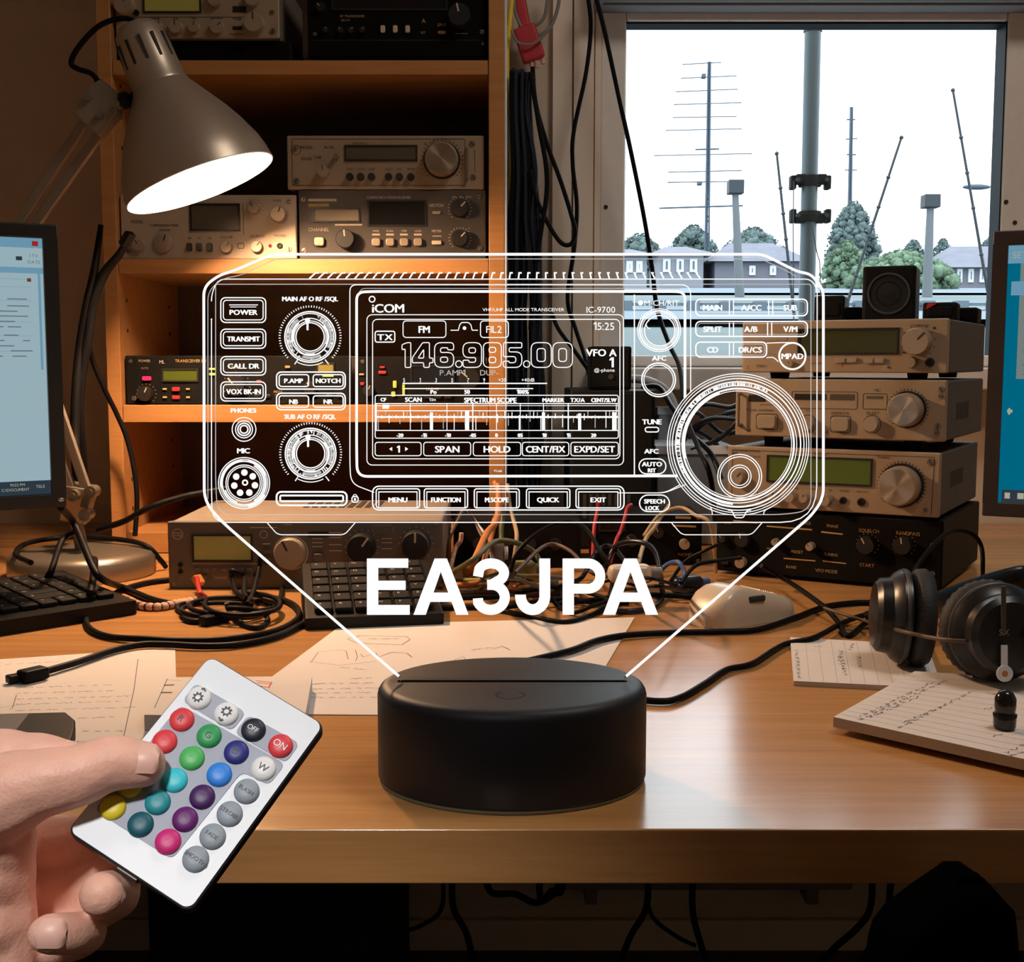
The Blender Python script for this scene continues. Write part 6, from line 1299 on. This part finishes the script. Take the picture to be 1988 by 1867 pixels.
# right column
e = EN(); e.disc(1243, 588, 5); e.text(1284, 588, 11, 'M-CH/RIT', 1.08); e.circ(1279, 641, 41.5, 2); e.circ(1279, 641, 37.5, 4); e.circ(1279, 641, 33.5, 1.6); e.circ(1280, 642, 29.5, 2.4); e.line(circ(1262, 630, 8, 20, 90, 250), 2); e.done('tuning_knob_engraving')
e = EN(); e.bold(1279, 695, 9, 'AFC', 1.2); e.circ(1278, 737, 32.5, 3); e.circ(1278, 737, 28.5, 2); e.done('round_key_engraving')
e = EN(); e.bold(1265, 818, 10, 'TUNE', 1.1); e.rect(1252, 829, 1278, 838, 4.5, 2.6); e.done('tune_lamp_engraving')
e = EN(); e.bold(1264, 875, 9, 'AFC', 1.2); e.rect(1240, 890, 1292, 919, 14, 2.6); e.bold(1265, 900, 9, 'AUTO', 1.1); e.bold(1265, 912, 8, 'RIT'); e.done('auto_key_engraving')
for y0, y1, cells in ((581, 613, ((1350, 1415, 'MAIN'), (1424, 1491, 'A/CC'), (1500, 1566, 'SUB'))), (624, 653, ((1350, 1415, 'SPLIT'), (1424, 1489, 'A/B'), (1500, 1566, 'V/M'))), (664, 693, ((1350, 1415, 'CD'), (1424, 1487, 'DR/CS')))):
    e = EN(); xe = cells[-1][1]; e.rect(1350, y0, xe, y1, 9, 3)
    for x0, x1, s_ in cells:
        e.bold((x0 + x1) / 2, (y0 + y1) / 2, 11, s_, 1.05)
        if x1 != xe: e.line([(x1, y0 + 2), (x1, y1 - 2)], 2.4); e.line([(x1 + 8, y0 + 2), (x1 + 8, y1 - 2)], 2.4)
    e.rect(1354, y0 + 4, xe - 4, y1 - 4, 6, 1.4, True); e.done('key_row_engraving')
e = EN(); e.circ(1537, 691, 25.5, 4); e.bold(1537, 691, 11, 'MPAD', 1.05); e.line(curve([(1487, 666), (1515, 665), (1540, 665)]), 2); e.line(curve([(1487, 694), (1500, 694), (1510, 702)]), 2); e.done('round_key_engraving')
# main dial
e = EN(); X_, Y_ = 1432, 862; rn = random.Random(5)
for r_, w_ in ((137, 2), (132.5, 1.8), (127.5, 2.2), (121, 3), (113.5, 1.8), (108, 4), (103.5, 1.6)): e.circ(X_, Y_, r_, w_, n=120)
for i in range(150):
    a = 150 + 150 * i / 150 + rn.uniform(-.5, .5); aa = R(a)
    if rn.random() < .72: e.line([(X_ + 114 * cos(aa), Y_ + 114 * sin(aa)), (X_ + (118 + rn.uniform(0, 3)) * cos(aa), Y_ + 119 * sin(aa))], rn.uniform(1.4, 3.4))
for a0, a1, r_, w_ in ((95, 160, 116, 4), (165, 250, 105.5, 3), (60, 110, 121, 4)): e.line(circ(X_, Y_, r_, 120, a0, a1), w_)
for r_, w_ in ((42.5, 2.2), (38, 2.2), (22, 2), (17.5, 2)): e.circ(1435, 924, r_, w_)
e.line(fil([(1412, 989), (1420, 990), (1426, 1004), (1442, 1004), (1449, 990), (1457, 989)], 4), 2.4); e.line(curve([(1378, 983), (1381, 990), (1382, 998)]), 2); e.line(curve([(1495, 984), (1484, 990), (1481, 998)]), 2); e.line(fil([(1200, 956), (1290, 956), (1330, 940)], 12), 1.8)
e.done('main_dial_engraving')
# call sign
def letter(parts):
    e = EN()
    for p in parts:
        if p[0] == 'p': e.b.poly([lay(V(q_)) for q_ in p[1]])
        else: e.line(p[1], p[2])
    return e.done('call_sign_letter')
yT, yB = 1083, 1192
letter([('p', [(713, yB), (735, yB), (735, yT), (713, yT)])] + [('p', [(734, y1), (x, y1), (x, y0), (734, y0)]) for x, y0, y1 in ((793, yT, 1101), (788, 1126, 1144), (796, 1173, yB))])
def bigA(x0, x1, xm, ht):
    letter([('p', [(x0, yB), (x0 + 24, yB), (xm + 1, yT + 23), (xm, yT), (xm - ht, yT)]), ('p', [(x1 - 24, yB), (x1, yB), (xm + ht, yT), (xm, yT), (xm - 1, yT + 23)]), ('p', [(x0 + 26, 1167), (x1 - 26, 1167), (x1 - 33, 1149), (x0 + 33, 1149)])])
bigA(803, 910, 856, 12); bigA(1170, 1277, 1223.5, 12)
letter([('l', [(928, 1118)] + [(953.5 + 25 * cos(R(a)), 1111 + 18.5 * sin(R(a))) for a in range(205, 421, 9)] + [(954, 1133.5), (946, 1134)], 19.5), ('l', [(946, 1134), (956, 1134)] + [(953 + 27 * cos(R(a)), 1158 + 24.5 * sin(R(a))) for a in range(-70, 160, 9)] + [(928, 1160)], 19.5)])
letter([('l', [(1057.5, yT), (1057.5, 1155)] + [(1034 + 23.5 * cos(R(a)), 1156 + 26 * sin(R(a))) for a in range(6, 172, 8)] + [(1010.5, 1158), (1010.5, 1153)], 21)])
letter([('p', [(1092, yB), (1114, yB), (1114, yT), (1092, yT)]), ('l', [(1112, 1092.5), (1140, 1092.5)] + [(1141 + 24 * cos(R(a)), 1117 + 24.5 * sin(R(a))) for a in range(-85, 86, 8)] + [(1140, 1141.5), (1112, 1141.5)], 19)])
# ---------------------------------------------------------------- remote control (pose solved from its corners)
def rot_from(rv):
    th = math.sqrt(sum(c * c for c in rv)); return MX.Rotation(th, 3, V(rv) / th)
Rc = rot_from((-.598, -.066, -.535)); tc_ = V((-.1092, -.1032, -.4328))
def cam2w(p): return CAMP + cs(*p)
cols = [cs(*(Rc @ V(a))) for a in ((1, 0, 0), (0, 1, 0), (0, 0, 1))]
RX = MX(cols).transposed().to_4x4()
ro = cam2w(tc_); RW, RH, RT = .052, .078, .0065
t = thing('remote_control', 'white remote control with rows of coloured buttons held in a hand', 'remote control', ro, rot=RX.to_euler())
MB().prism(rrect(-RW / 2, -RH / 2, RW / 2, RH / 2, .0035), -RT, -.0006, 'xy', .0008).build('remote_case', 'remote_black', t)
MB().prism(rrect(-RW / 2 + .0007, -RH / 2 + .0007, RW / 2 - .0007, RH / 2 - .0007, .0032), -.0007, 0, 'xy').build('face_plate', 'remote_white', t)
# pixel -> position on the face
RI = RX.to_3x3().transposed(); nrm = RX.to_3x3() @ V((0, 0, 1))
def onr(x, y):
    r = ray(x, y); s = (ro - CAMP).dot(nrm) / r.dot(nrm); return RI @ (CAMP + r * s - ro)
def panel_(pts, rad):
    P = [onr(*p) for p in pts]; Q = []
    for i, p in enumerate(P):
        a, c = P[i - 1], P[(i + 1) % len(P)]; da, dc = (a - p).normalized() * rad, (c - p).normalized() * rad
        for k in range(5):
            u = k / 4; q = (p + da) * (1 - u) ** 2 + p * 2 * u * (1 - u) + (p + dc) * u * u; Q.append((q.x, q.y))
    return Q
for pts in ([(380, 1326), (478, 1383), (450, 1419), (354, 1361)], [(482, 1388), (582, 1443), (555, 1481), (455, 1423)], [(350, 1369), (452, 1425), (554, 1483), (522, 1524), (470, 1498), (334, 1668), (183, 1572)]):
    MB().prism(panel_(pts, .0025), 0, .00035, 'xy').build('key_field', 'remote_grey', t)
KR = .00445
def key(x, y, m, txt=None, tm='key_ink', icon=None):
    p = onr(x, y); b = MB(); b.lathe([(KR, .0002), (KR * .97, .0012), (KR * .8, .0019), (KR * .4, .0022), (.0001, .0023)], 32, cap=False)
    o = b.build('button', m, t, loc=(p.x, p.y, 0))
    if txt or icon:
        b = MB()
        if txt: b.text(txt, .0026 if len(txt) < 3 else (.0019 if len(txt) < 4 else .0015), MX.Translation((0, 0, .00245)))
        if icon:
            for i in range(8): a = R(45 * i); b.ribbon([(.0013 * cos(a), .0013 * sin(a) - .0004 * icon), (.0020 * cos(a), .0020 * sin(a) - .0004 * icon)], .0006, lambda q: (q.x, q.y, .00245))
            b.ribbon(circ(0, -.0004 * icon, .0012, 20), .0005, lambda q: (q.x, q.y, .00245), True)
            if icon > 0: b.ribbon([(-.0009, .0028), (0, .0034), (.0009, .0028)], .0006, lambda q: (q.x, q.y, .00245))
            else: b.ribbon([(-.0009, -.0028), (0, -.0034), (.0009, -.0028)], .0006, lambda q: (q.x, q.y, .00245))
        b.build('button_print', tm, o)
G = {(0, 0): ('white', None, 1), (0, 1): ('white', None, -1), (0, 2): ('ink', 'OFF', 0), (0, 3): ('red', 'ON', 0), (1, 0): ('red', 'R', 0), (1, 1): ('green', 'G', 0), (1, 2): ('navy', 'B', 0), (1, 3): ('white', 'W', 0),
     (2, 0): ('red', None, 0), (2, 1): ('lime', None, 0), (2, 2): ('blue', None, 0), (2, 3): ('kg', 'FLASH', 0), (3, 0): ('yellow', None, 0), (3, 1): ('cyan', None, 0), (3, 2): ('violet', None, 0), (3, 3): ('kg', 'STROBE', 0),
     (4, 0): ('yellow', None, 0), (4, 1): ('teal', None, 0), (4, 2): ('purple', None, 0), (4, 3): ('kg', 'FADE', 0), (5, 0): ('yellow', None, 0), (5, 1): ('deep', None, 0), (5, 2): ('pink', None, 0), (5, 3): ('kg', 'SMOOTH', 0)}
K4 = [(387, 1356), (545, 1449), (220, 1568), (380, 1668)]
for (r_, c_), (m, s_, ic) in G.items():
    u, v = c_ / 3, r_ / 5
    x = (K4[0][0] * (1 - u) + K4[1][0] * u) * (1 - v) + (K4[2][0] * (1 - u) + K4[3][0] * u) * v
    y = (K4[0][1] * (1 - u) + K4[1][1] * u) * (1 - v) + (K4[2][1] * (1 - u) + K4[3][1] * u) * v
    key(x, y, 'remote_key_grey' if m == 'kg' else 'key_' + m, s_, 'key_white' if s_ in ('OFF', 'ON') else 'key_ink', ic)
MB().box(-.004, .004, -RH / 2 - .0005, -RH / 2 + .002, -RT + .001, -.0015).build('battery_tab', 'remote_black', t)

# ---------------------------------------------------------------- hand holding the remote
def cp(x, y, d):                      # pixel and camera depth -> world
    u, v = (x - 994) / FPX, (933.5 - y) / FPX; return CAMP + cs(u * d, v * d, -d)
def onw(x, y, off): return RX.to_3x3() @ onr(x, y) + ro + nrm * off
def dpt(p): q = p - CAMP; return q.y * CT - q.z * ST
b = MB()
def limb(pts, sub=7):                 # pts: (world, radius)
    P = spline([V((*p, )) for p, r in pts], sub); m = len(pts) - 1
    for i, p in enumerate(P):
        f = i / (len(P) - 1) * m; k = min(m - 1, int(f)); u = f - k; u = u * u * (3 - 2 * u)
        b.ball(p, pts[k][1] * (1 - u) + pts[k + 1][1] * u, sub=2)
PXM = lambda d: d / FPX
# thumb: tip presses on the face, joint, ball of the thumb, wrist side
tip = onw(284, 1500, .0082); mid = onw(222, 1502, .0098); d0 = dpt(tip)
limb([(tip, .0082), (mid, .0098), (cp(150, 1506, dpt(mid) - .004), .0107), (cp(80, 1520, dpt(mid) - .006), .0120), (cp(10, 1545, dpt(mid) - .004), .0150), (cp(-60, 1590, dpt(mid) + .004), .0185), (cp(-150, 1680, dpt(mid) + .014), .022)])
dm = dpt(mid)
# back of the hand behind the thumb, first knuckle ridge
limb([(cp(140, 1462, dm + .012), .0045), (cp(60, 1464, dm + .014), .0080), (cp(-20, 1480, dm + .018), .0120), (cp(-110, 1520, dm + .026), .017)])
# palm
for x, y, d, r_ in ((-60, 1660, .012, .022), (-40, 1740, .014, .019), (-60, 1820, .016, .021), (-130, 1760, .02, .026), (-30, 1690, .008, .0165), (-25, 1790, .008, .0150), (-20, 1860, .010, .0150), (-150, 1900, .024, .028), (-60, 1910, .016, .021), (10, 1600, .004, .0105)): b.ball(cp(x, y, dm + d), r_, sub=2)
limb([(cp(0, 1620, dm + .004), .0125), (cp(10, 1680, dm + .008), .0105), (cp(12, 1740, dm + .010), .0100), (cp(14, 1800, dm + .010), .0105), (cp(8, 1880, dm + .010), .0120)])
# index finger: goes behind the remote
limb([(cp(-30, 1600, dm + .030), .0125), (cp(60, 1630, dm + .036), .0105), (cp(150, 1632, dm + .034), .0098), (cp(240, 1600, dm + .030), .0090), (cp(310, 1560, dm + .026), .0078)])
# middle finger: also behind, lower
limb([(cp(-30, 1700, dm + .028), .0120), (cp(50, 1722, dm + .034), .0100), (cp(130, 1722, dm + .032), .0094), (cp(215, 1700, dm + .022), .0088), (cp(260, 1670, dm + .012), .0075)])
# ring finger: curls round, tip faces the viewer
limb([(cp(-20, 1780, dm + .026), .0115), (cp(70, 1770, dm + .034), .0098), (cp(165, 1762, dm + .030), .0094), (cp(222, 1738, dm + .016), .0088), (cp(213, 1736, dm + .001), .0084), (cp(198, 1736, dm - .009), .0078)])
# little finger
limb([(cp(-20, 1850, dm + .024), .0110), (cp(70, 1840, dm + .022), .0090), (cp(140, 1822, dm + .016), .0080), (cp(166, 1810, dm + .006), .0074), (cp(140, 1812, dm - .004), .0073), (cp(106, 1812, dm - .010), .0070), (cp(90, 1812, dm - .011), .0064)])
tmp = b.build('hand_source', 'skin')
rm = tmp.modifiers.new('r', 'REMESH'); rm.mode = 'VOXEL'; rm.voxel_size = .0011
sm = tmp.modifiers.new('s', 'SMOOTH'); sm.iterations = 9; sm.factor = .5
dg = bpy.context.evaluated_depsgraph_get(); dg.update()
me = bpy.data.meshes.new_from_object(tmp.evaluated_get(dg)); bpy.data.objects.remove(tmp)
ho = cp(-60, 1700, dm + .01)
me.transform(MX.Translation(-ho)); me.polygons.foreach_set('use_smooth', [True] * len(me.polygons))
me.materials.clear(); me.materials.append(MATS['skin'])
hand = bpy.data.objects.new('hand', me); COL.objects.link(hand); hand.location = ho
tag(hand, 'bare hand reaching in from the left, thumb pressing on the remote', 'hand')
def nail(c, fwd, up, ln, wd, th=.0016):
    z = V(up).normalized(); x = V(fwd).normalized(); x = (x - z * x.dot(z)).normalized(); y = z.cross(x)
    X = MX((x, y, z)).transposed().to_4x4(); X.translation = c - ho
    b = MB(X); n, m = 14, 10; rows = []
    for i in range(n + 1):
        u = i / n; e = 1 if u > .2 else math.sqrt(max(0, 1 - ((.2 - u) / .2) ** 2)); e = max(.3, e) * (1 if u < .82 else math.sqrt(max(.05, 1 - ((u - .82) / .2) ** 2)))
        rows.append([b.v((ln * (u - .5), wd / 2 * e * (2 * j / m - 1), -(wd * .19) * (2 * j / m - 1) ** 2 - .0006 * (2 * u - 1) ** 2 - .0016 * (1 - u) ** 4)) for j in range(m + 1)])
    for A_, B_ in zip(rows, rows[1:]):
        for j in range(m): b.face((A_[j], B_[j], B_[j + 1], A_[j + 1]))
    bmesh.ops.recalc_face_normals(b.bm, faces=list(b.bm.faces)); bmesh.ops.solidify(b.bm, geom=list(b.bm.faces), thickness=-.0005)
    b.build('fingernail', 'nail', hand, 60)
R_, U_, F_ = cs(1, 0, 0), cs(0, 1, 0), cs(0, 0, 1)
nail(tip + (U_ * .50 + F_ * .80 + R_ * .25).normalized() * .0080, R_ * .96 + U_ * .05, U_ * .50 + F_ * .80 + R_ * .22, .0100, .0100)
rc_ = cp(205, 1736, dm - .006); nail(rc_ + (R_ * .45 + F_ * .90).normalized() * .0080, -R_ * .8 + F_ * .5, R_ * .45 + F_ * .90 - U_ * .10, .0105, .0098)
lc = cp(108, 1812, dm - .010); nail(lc + (F_ * .92 + U_ * .34).normalized() * .0070, -R_, F_ * .92 + U_ * .34, .0095, .0088)

# ---------------------------------------------------------------- under the desk
p = at(285, 1722, 1.55)
t = thing('computer_tower', 'black computer tower standing on the floor under the left of the desk', 'computer', (p.x, 1.55, 0))
W_ = at(740, 1722, 1.55).x - p.x
MB().box(0, W_, 0, .42, .012, .46, .004).build('case', 'case_dark', t)
for x in (.03, W_ - .03): MB().box(x - .015, x + .015, .03, .39, 0, .013).build('foot', 'rubber', t)
MB().box(.01, W_ - .01, -.004, .001, .03, .45, .002).build('front_panel', 'black', t)
x0, x1 = at(1080, 1750, 1.96).x, at(1660, 1750, 1.96).x
t = thing('radiator', 'dim ribbed radiator on the wall under the desk', 'radiator', ((x0 + x1) / 2, 1.98, .10)); T = MX.Translation(-V(t.location))
MB(T).box(x0, x1, 1.975, 2.03, .135, .60, .004).build('panel', 'rad', t) if not mat('rad', (.22, .19, .17), .6) is None else None
for i in range(24): x = x0 + (x1 - x0) * (i + .5) / 24; MB(T).box(x - .006, x + .006, 1.966, 1.98, .15, .585, .003).build('rib', 'rad', t)
for x in (x0 + .06, x1 - .06): MB(T).box(x - .01, x + .01, 2.0, WY - .0005, .10, .2).build('bracket', 'rad', t)
struct(MB().box(XL, XR, WY - .014, WY, 0, .055, .003).build('baseboard_back', 'casing'))
def under(lab, pts, r=.005):
    P = [at(x, y, Y) for x, y, Y in pts]; o = P[0].copy(); ob = MB(MX.Translation(-o)).tube(P, r, 8).build('cable', 'rubber', None, loc=o); tag(ob, lab, 'cable')
zt_ = lambda x, Y: V((at(x, 1716, Y).x, Y, DZ - DT))
def under2(lab, Y, pts, r=.0042):
    P = [V((at(pts[0][0], 1716, Y).x, Y, DZ - DT - r))] + [at(x, y, Y) for x, y in pts[1:]]; q = P[1]; P[1:1] = [P[0].lerp(q, .3), P[0].lerp(q, .6), P[0].lerp(q, .85)]
    if pts[-1][1] < 1725: z_ = V((P[-1].x, Y, DZ - DT - r)); P += [P[-1].lerp(z_, .25), P[-1].lerp(z_, .6), z_]
    o = P[0].copy(); ob = MB(MX.Translation(-o)).tube(P, r, 8).build('cable', 'rubber', None, loc=o); tag(ob, lab, 'cable')
under2('dark cable hanging under the desk just right of the computer tower', 1.5, [(868, 1716), (880, 1760), (905, 1810), (918, 1867), (925, 1930)])
under2('thin dark cable curving left behind the computer tower front', 1.52, [(866, 1720), (858, 1760), (820, 1795), (760, 1815), (748, 1820)], .003)
under2('dark cable sagging in a small loop below the desk', 1.4, [(915, 1716), (950, 1728), (1000, 1735), (1040, 1752), (1075, 1735), (1092, 1718)], .004)
under2('second dark cable sagging beside the small loop below the desk', 1.42, [(1020, 1740), (1050, 1745), (1070, 1730), (1084, 1717)], .004)
under2('dark cable slanting down to the left below the lamp base', 1.5, [(1272, 1716), (1255, 1760), (1225, 1815), (1205, 1867), (1190, 1920)])
under2('thin dark cable slanting right across the radiator', 1.6, [(1230, 1716), (1262, 1770), (1310, 1815), (1350, 1835)], .003)
under2('dark cable hanging straight down right of the lamp base', 1.5, [(1337, 1716), (1345, 1770), (1360, 1830), (1372, 1870), (1380, 1920)])
under2('dark cable slanting down to the left near the dark silhouette', 1.45, [(1705, 1716), (1690, 1760), (1665, 1800), (1620, 1840), (1595, 1870)])
under2('lower dark cable running left from the dark silhouette', 1.4, [(1760, 1780), (1720, 1812), (1690, 1840), (1670, 1870), (1660, 1900)])
# black masked-out region at lower right, given an invented solid form
Y = .60
P = [at(x, y, Y) for x, y in ((1700, 1960), (1712, 1860), (1722, 1828), (1748, 1795), (1800, 1756), (1850, 1722), (1866, 1710), (1898, 1710), (1915, 1722), (1948, 1745), (1954, 1800), (1956, 1960))]
o = V((sum(p.x for p in P) / len(P), Y, 0.0))
t = thing('silhouette', 'pitch-black masked-out silhouette with a small knob rising at the lower right edge', 'silhouette', o)
b = MB(MX.Translation(-o)); b.prism([(p.x, p.z) for p in P], Y - .02, Y + .03, 'xz', .006, 3); b.build('silhouette_body', 'silhouette_black', t) if not mat('silhouette_black', (.0015, .0015, .0015), 1., spec=.0) is None else None
p = at(1882, 1708, Y) - o; b = MB(); b.lathe([(.0045, -.004), (.0058, .0005), (.005, .003), (.0001, .0042)], 20, MX.Translation(p), cap=False); b.build('knob', 'silhouette_black', t)
zl = min(q.z for q in P)
b = MB(MX.Translation(-o)); b.rod((o.x, Y, .04), (o.x, Y, zl + .02), .018, 16); b.build('post', 'silhouette_black', t)
b = MB()  # unseen stand and castors added to carry the silhouette
for i in range(5): a = 2 * pi * i / 5; b.bar((0, 0, .05), (.25 * cos(a), .25 * sin(a), .03), .03, .025, up=V((0, 0, 1)), bev=.004)
b.build('foot_star', 'silhouette_black', t)
for i in range(5): a = 2 * pi * i / 5; MB().ball((.25 * cos(a), .25 * sin(a), .0225), .022, sub=2).build('castor', 'silhouette_black', t)

# ---------------------------------------------------------------- lights
def light(name, kind, loc, energy, col, size=.1, target=None, **kw):
    l = bpy.data.lights.new(name, kind); l.energy = energy; l.color = col
    for k, v in kw.items(): setattr(l, k, v)
    if kind == 'SPOT' or kind == 'POINT': l.shadow_soft_size = size
    if kind == 'AREA': l.size = size
    o = bpy.data.objects.new(name, l); COL.objects.link(o); o.location = loc
    if target is not None: o.rotation_euler = (V(target) - V(loc)).to_track_quat('-Z', 'Y').to_euler()
    return o
tg = cp(225, 1570, .44)
light('hand_fill_spot', 'SPOT', (-.30, -.90, 2.42), 124, (1, .975, .965), .09, tg, spot_size=R(9.8), spot_blend=.3)  # unseen spot added to brighten the hand and remote
light('ambient_fill', 'AREA', (.75, .78, 2.44), 10, (1, .90, .80), .5, (.75, .78, 0))  # unseen area light added as ambient fill for the room
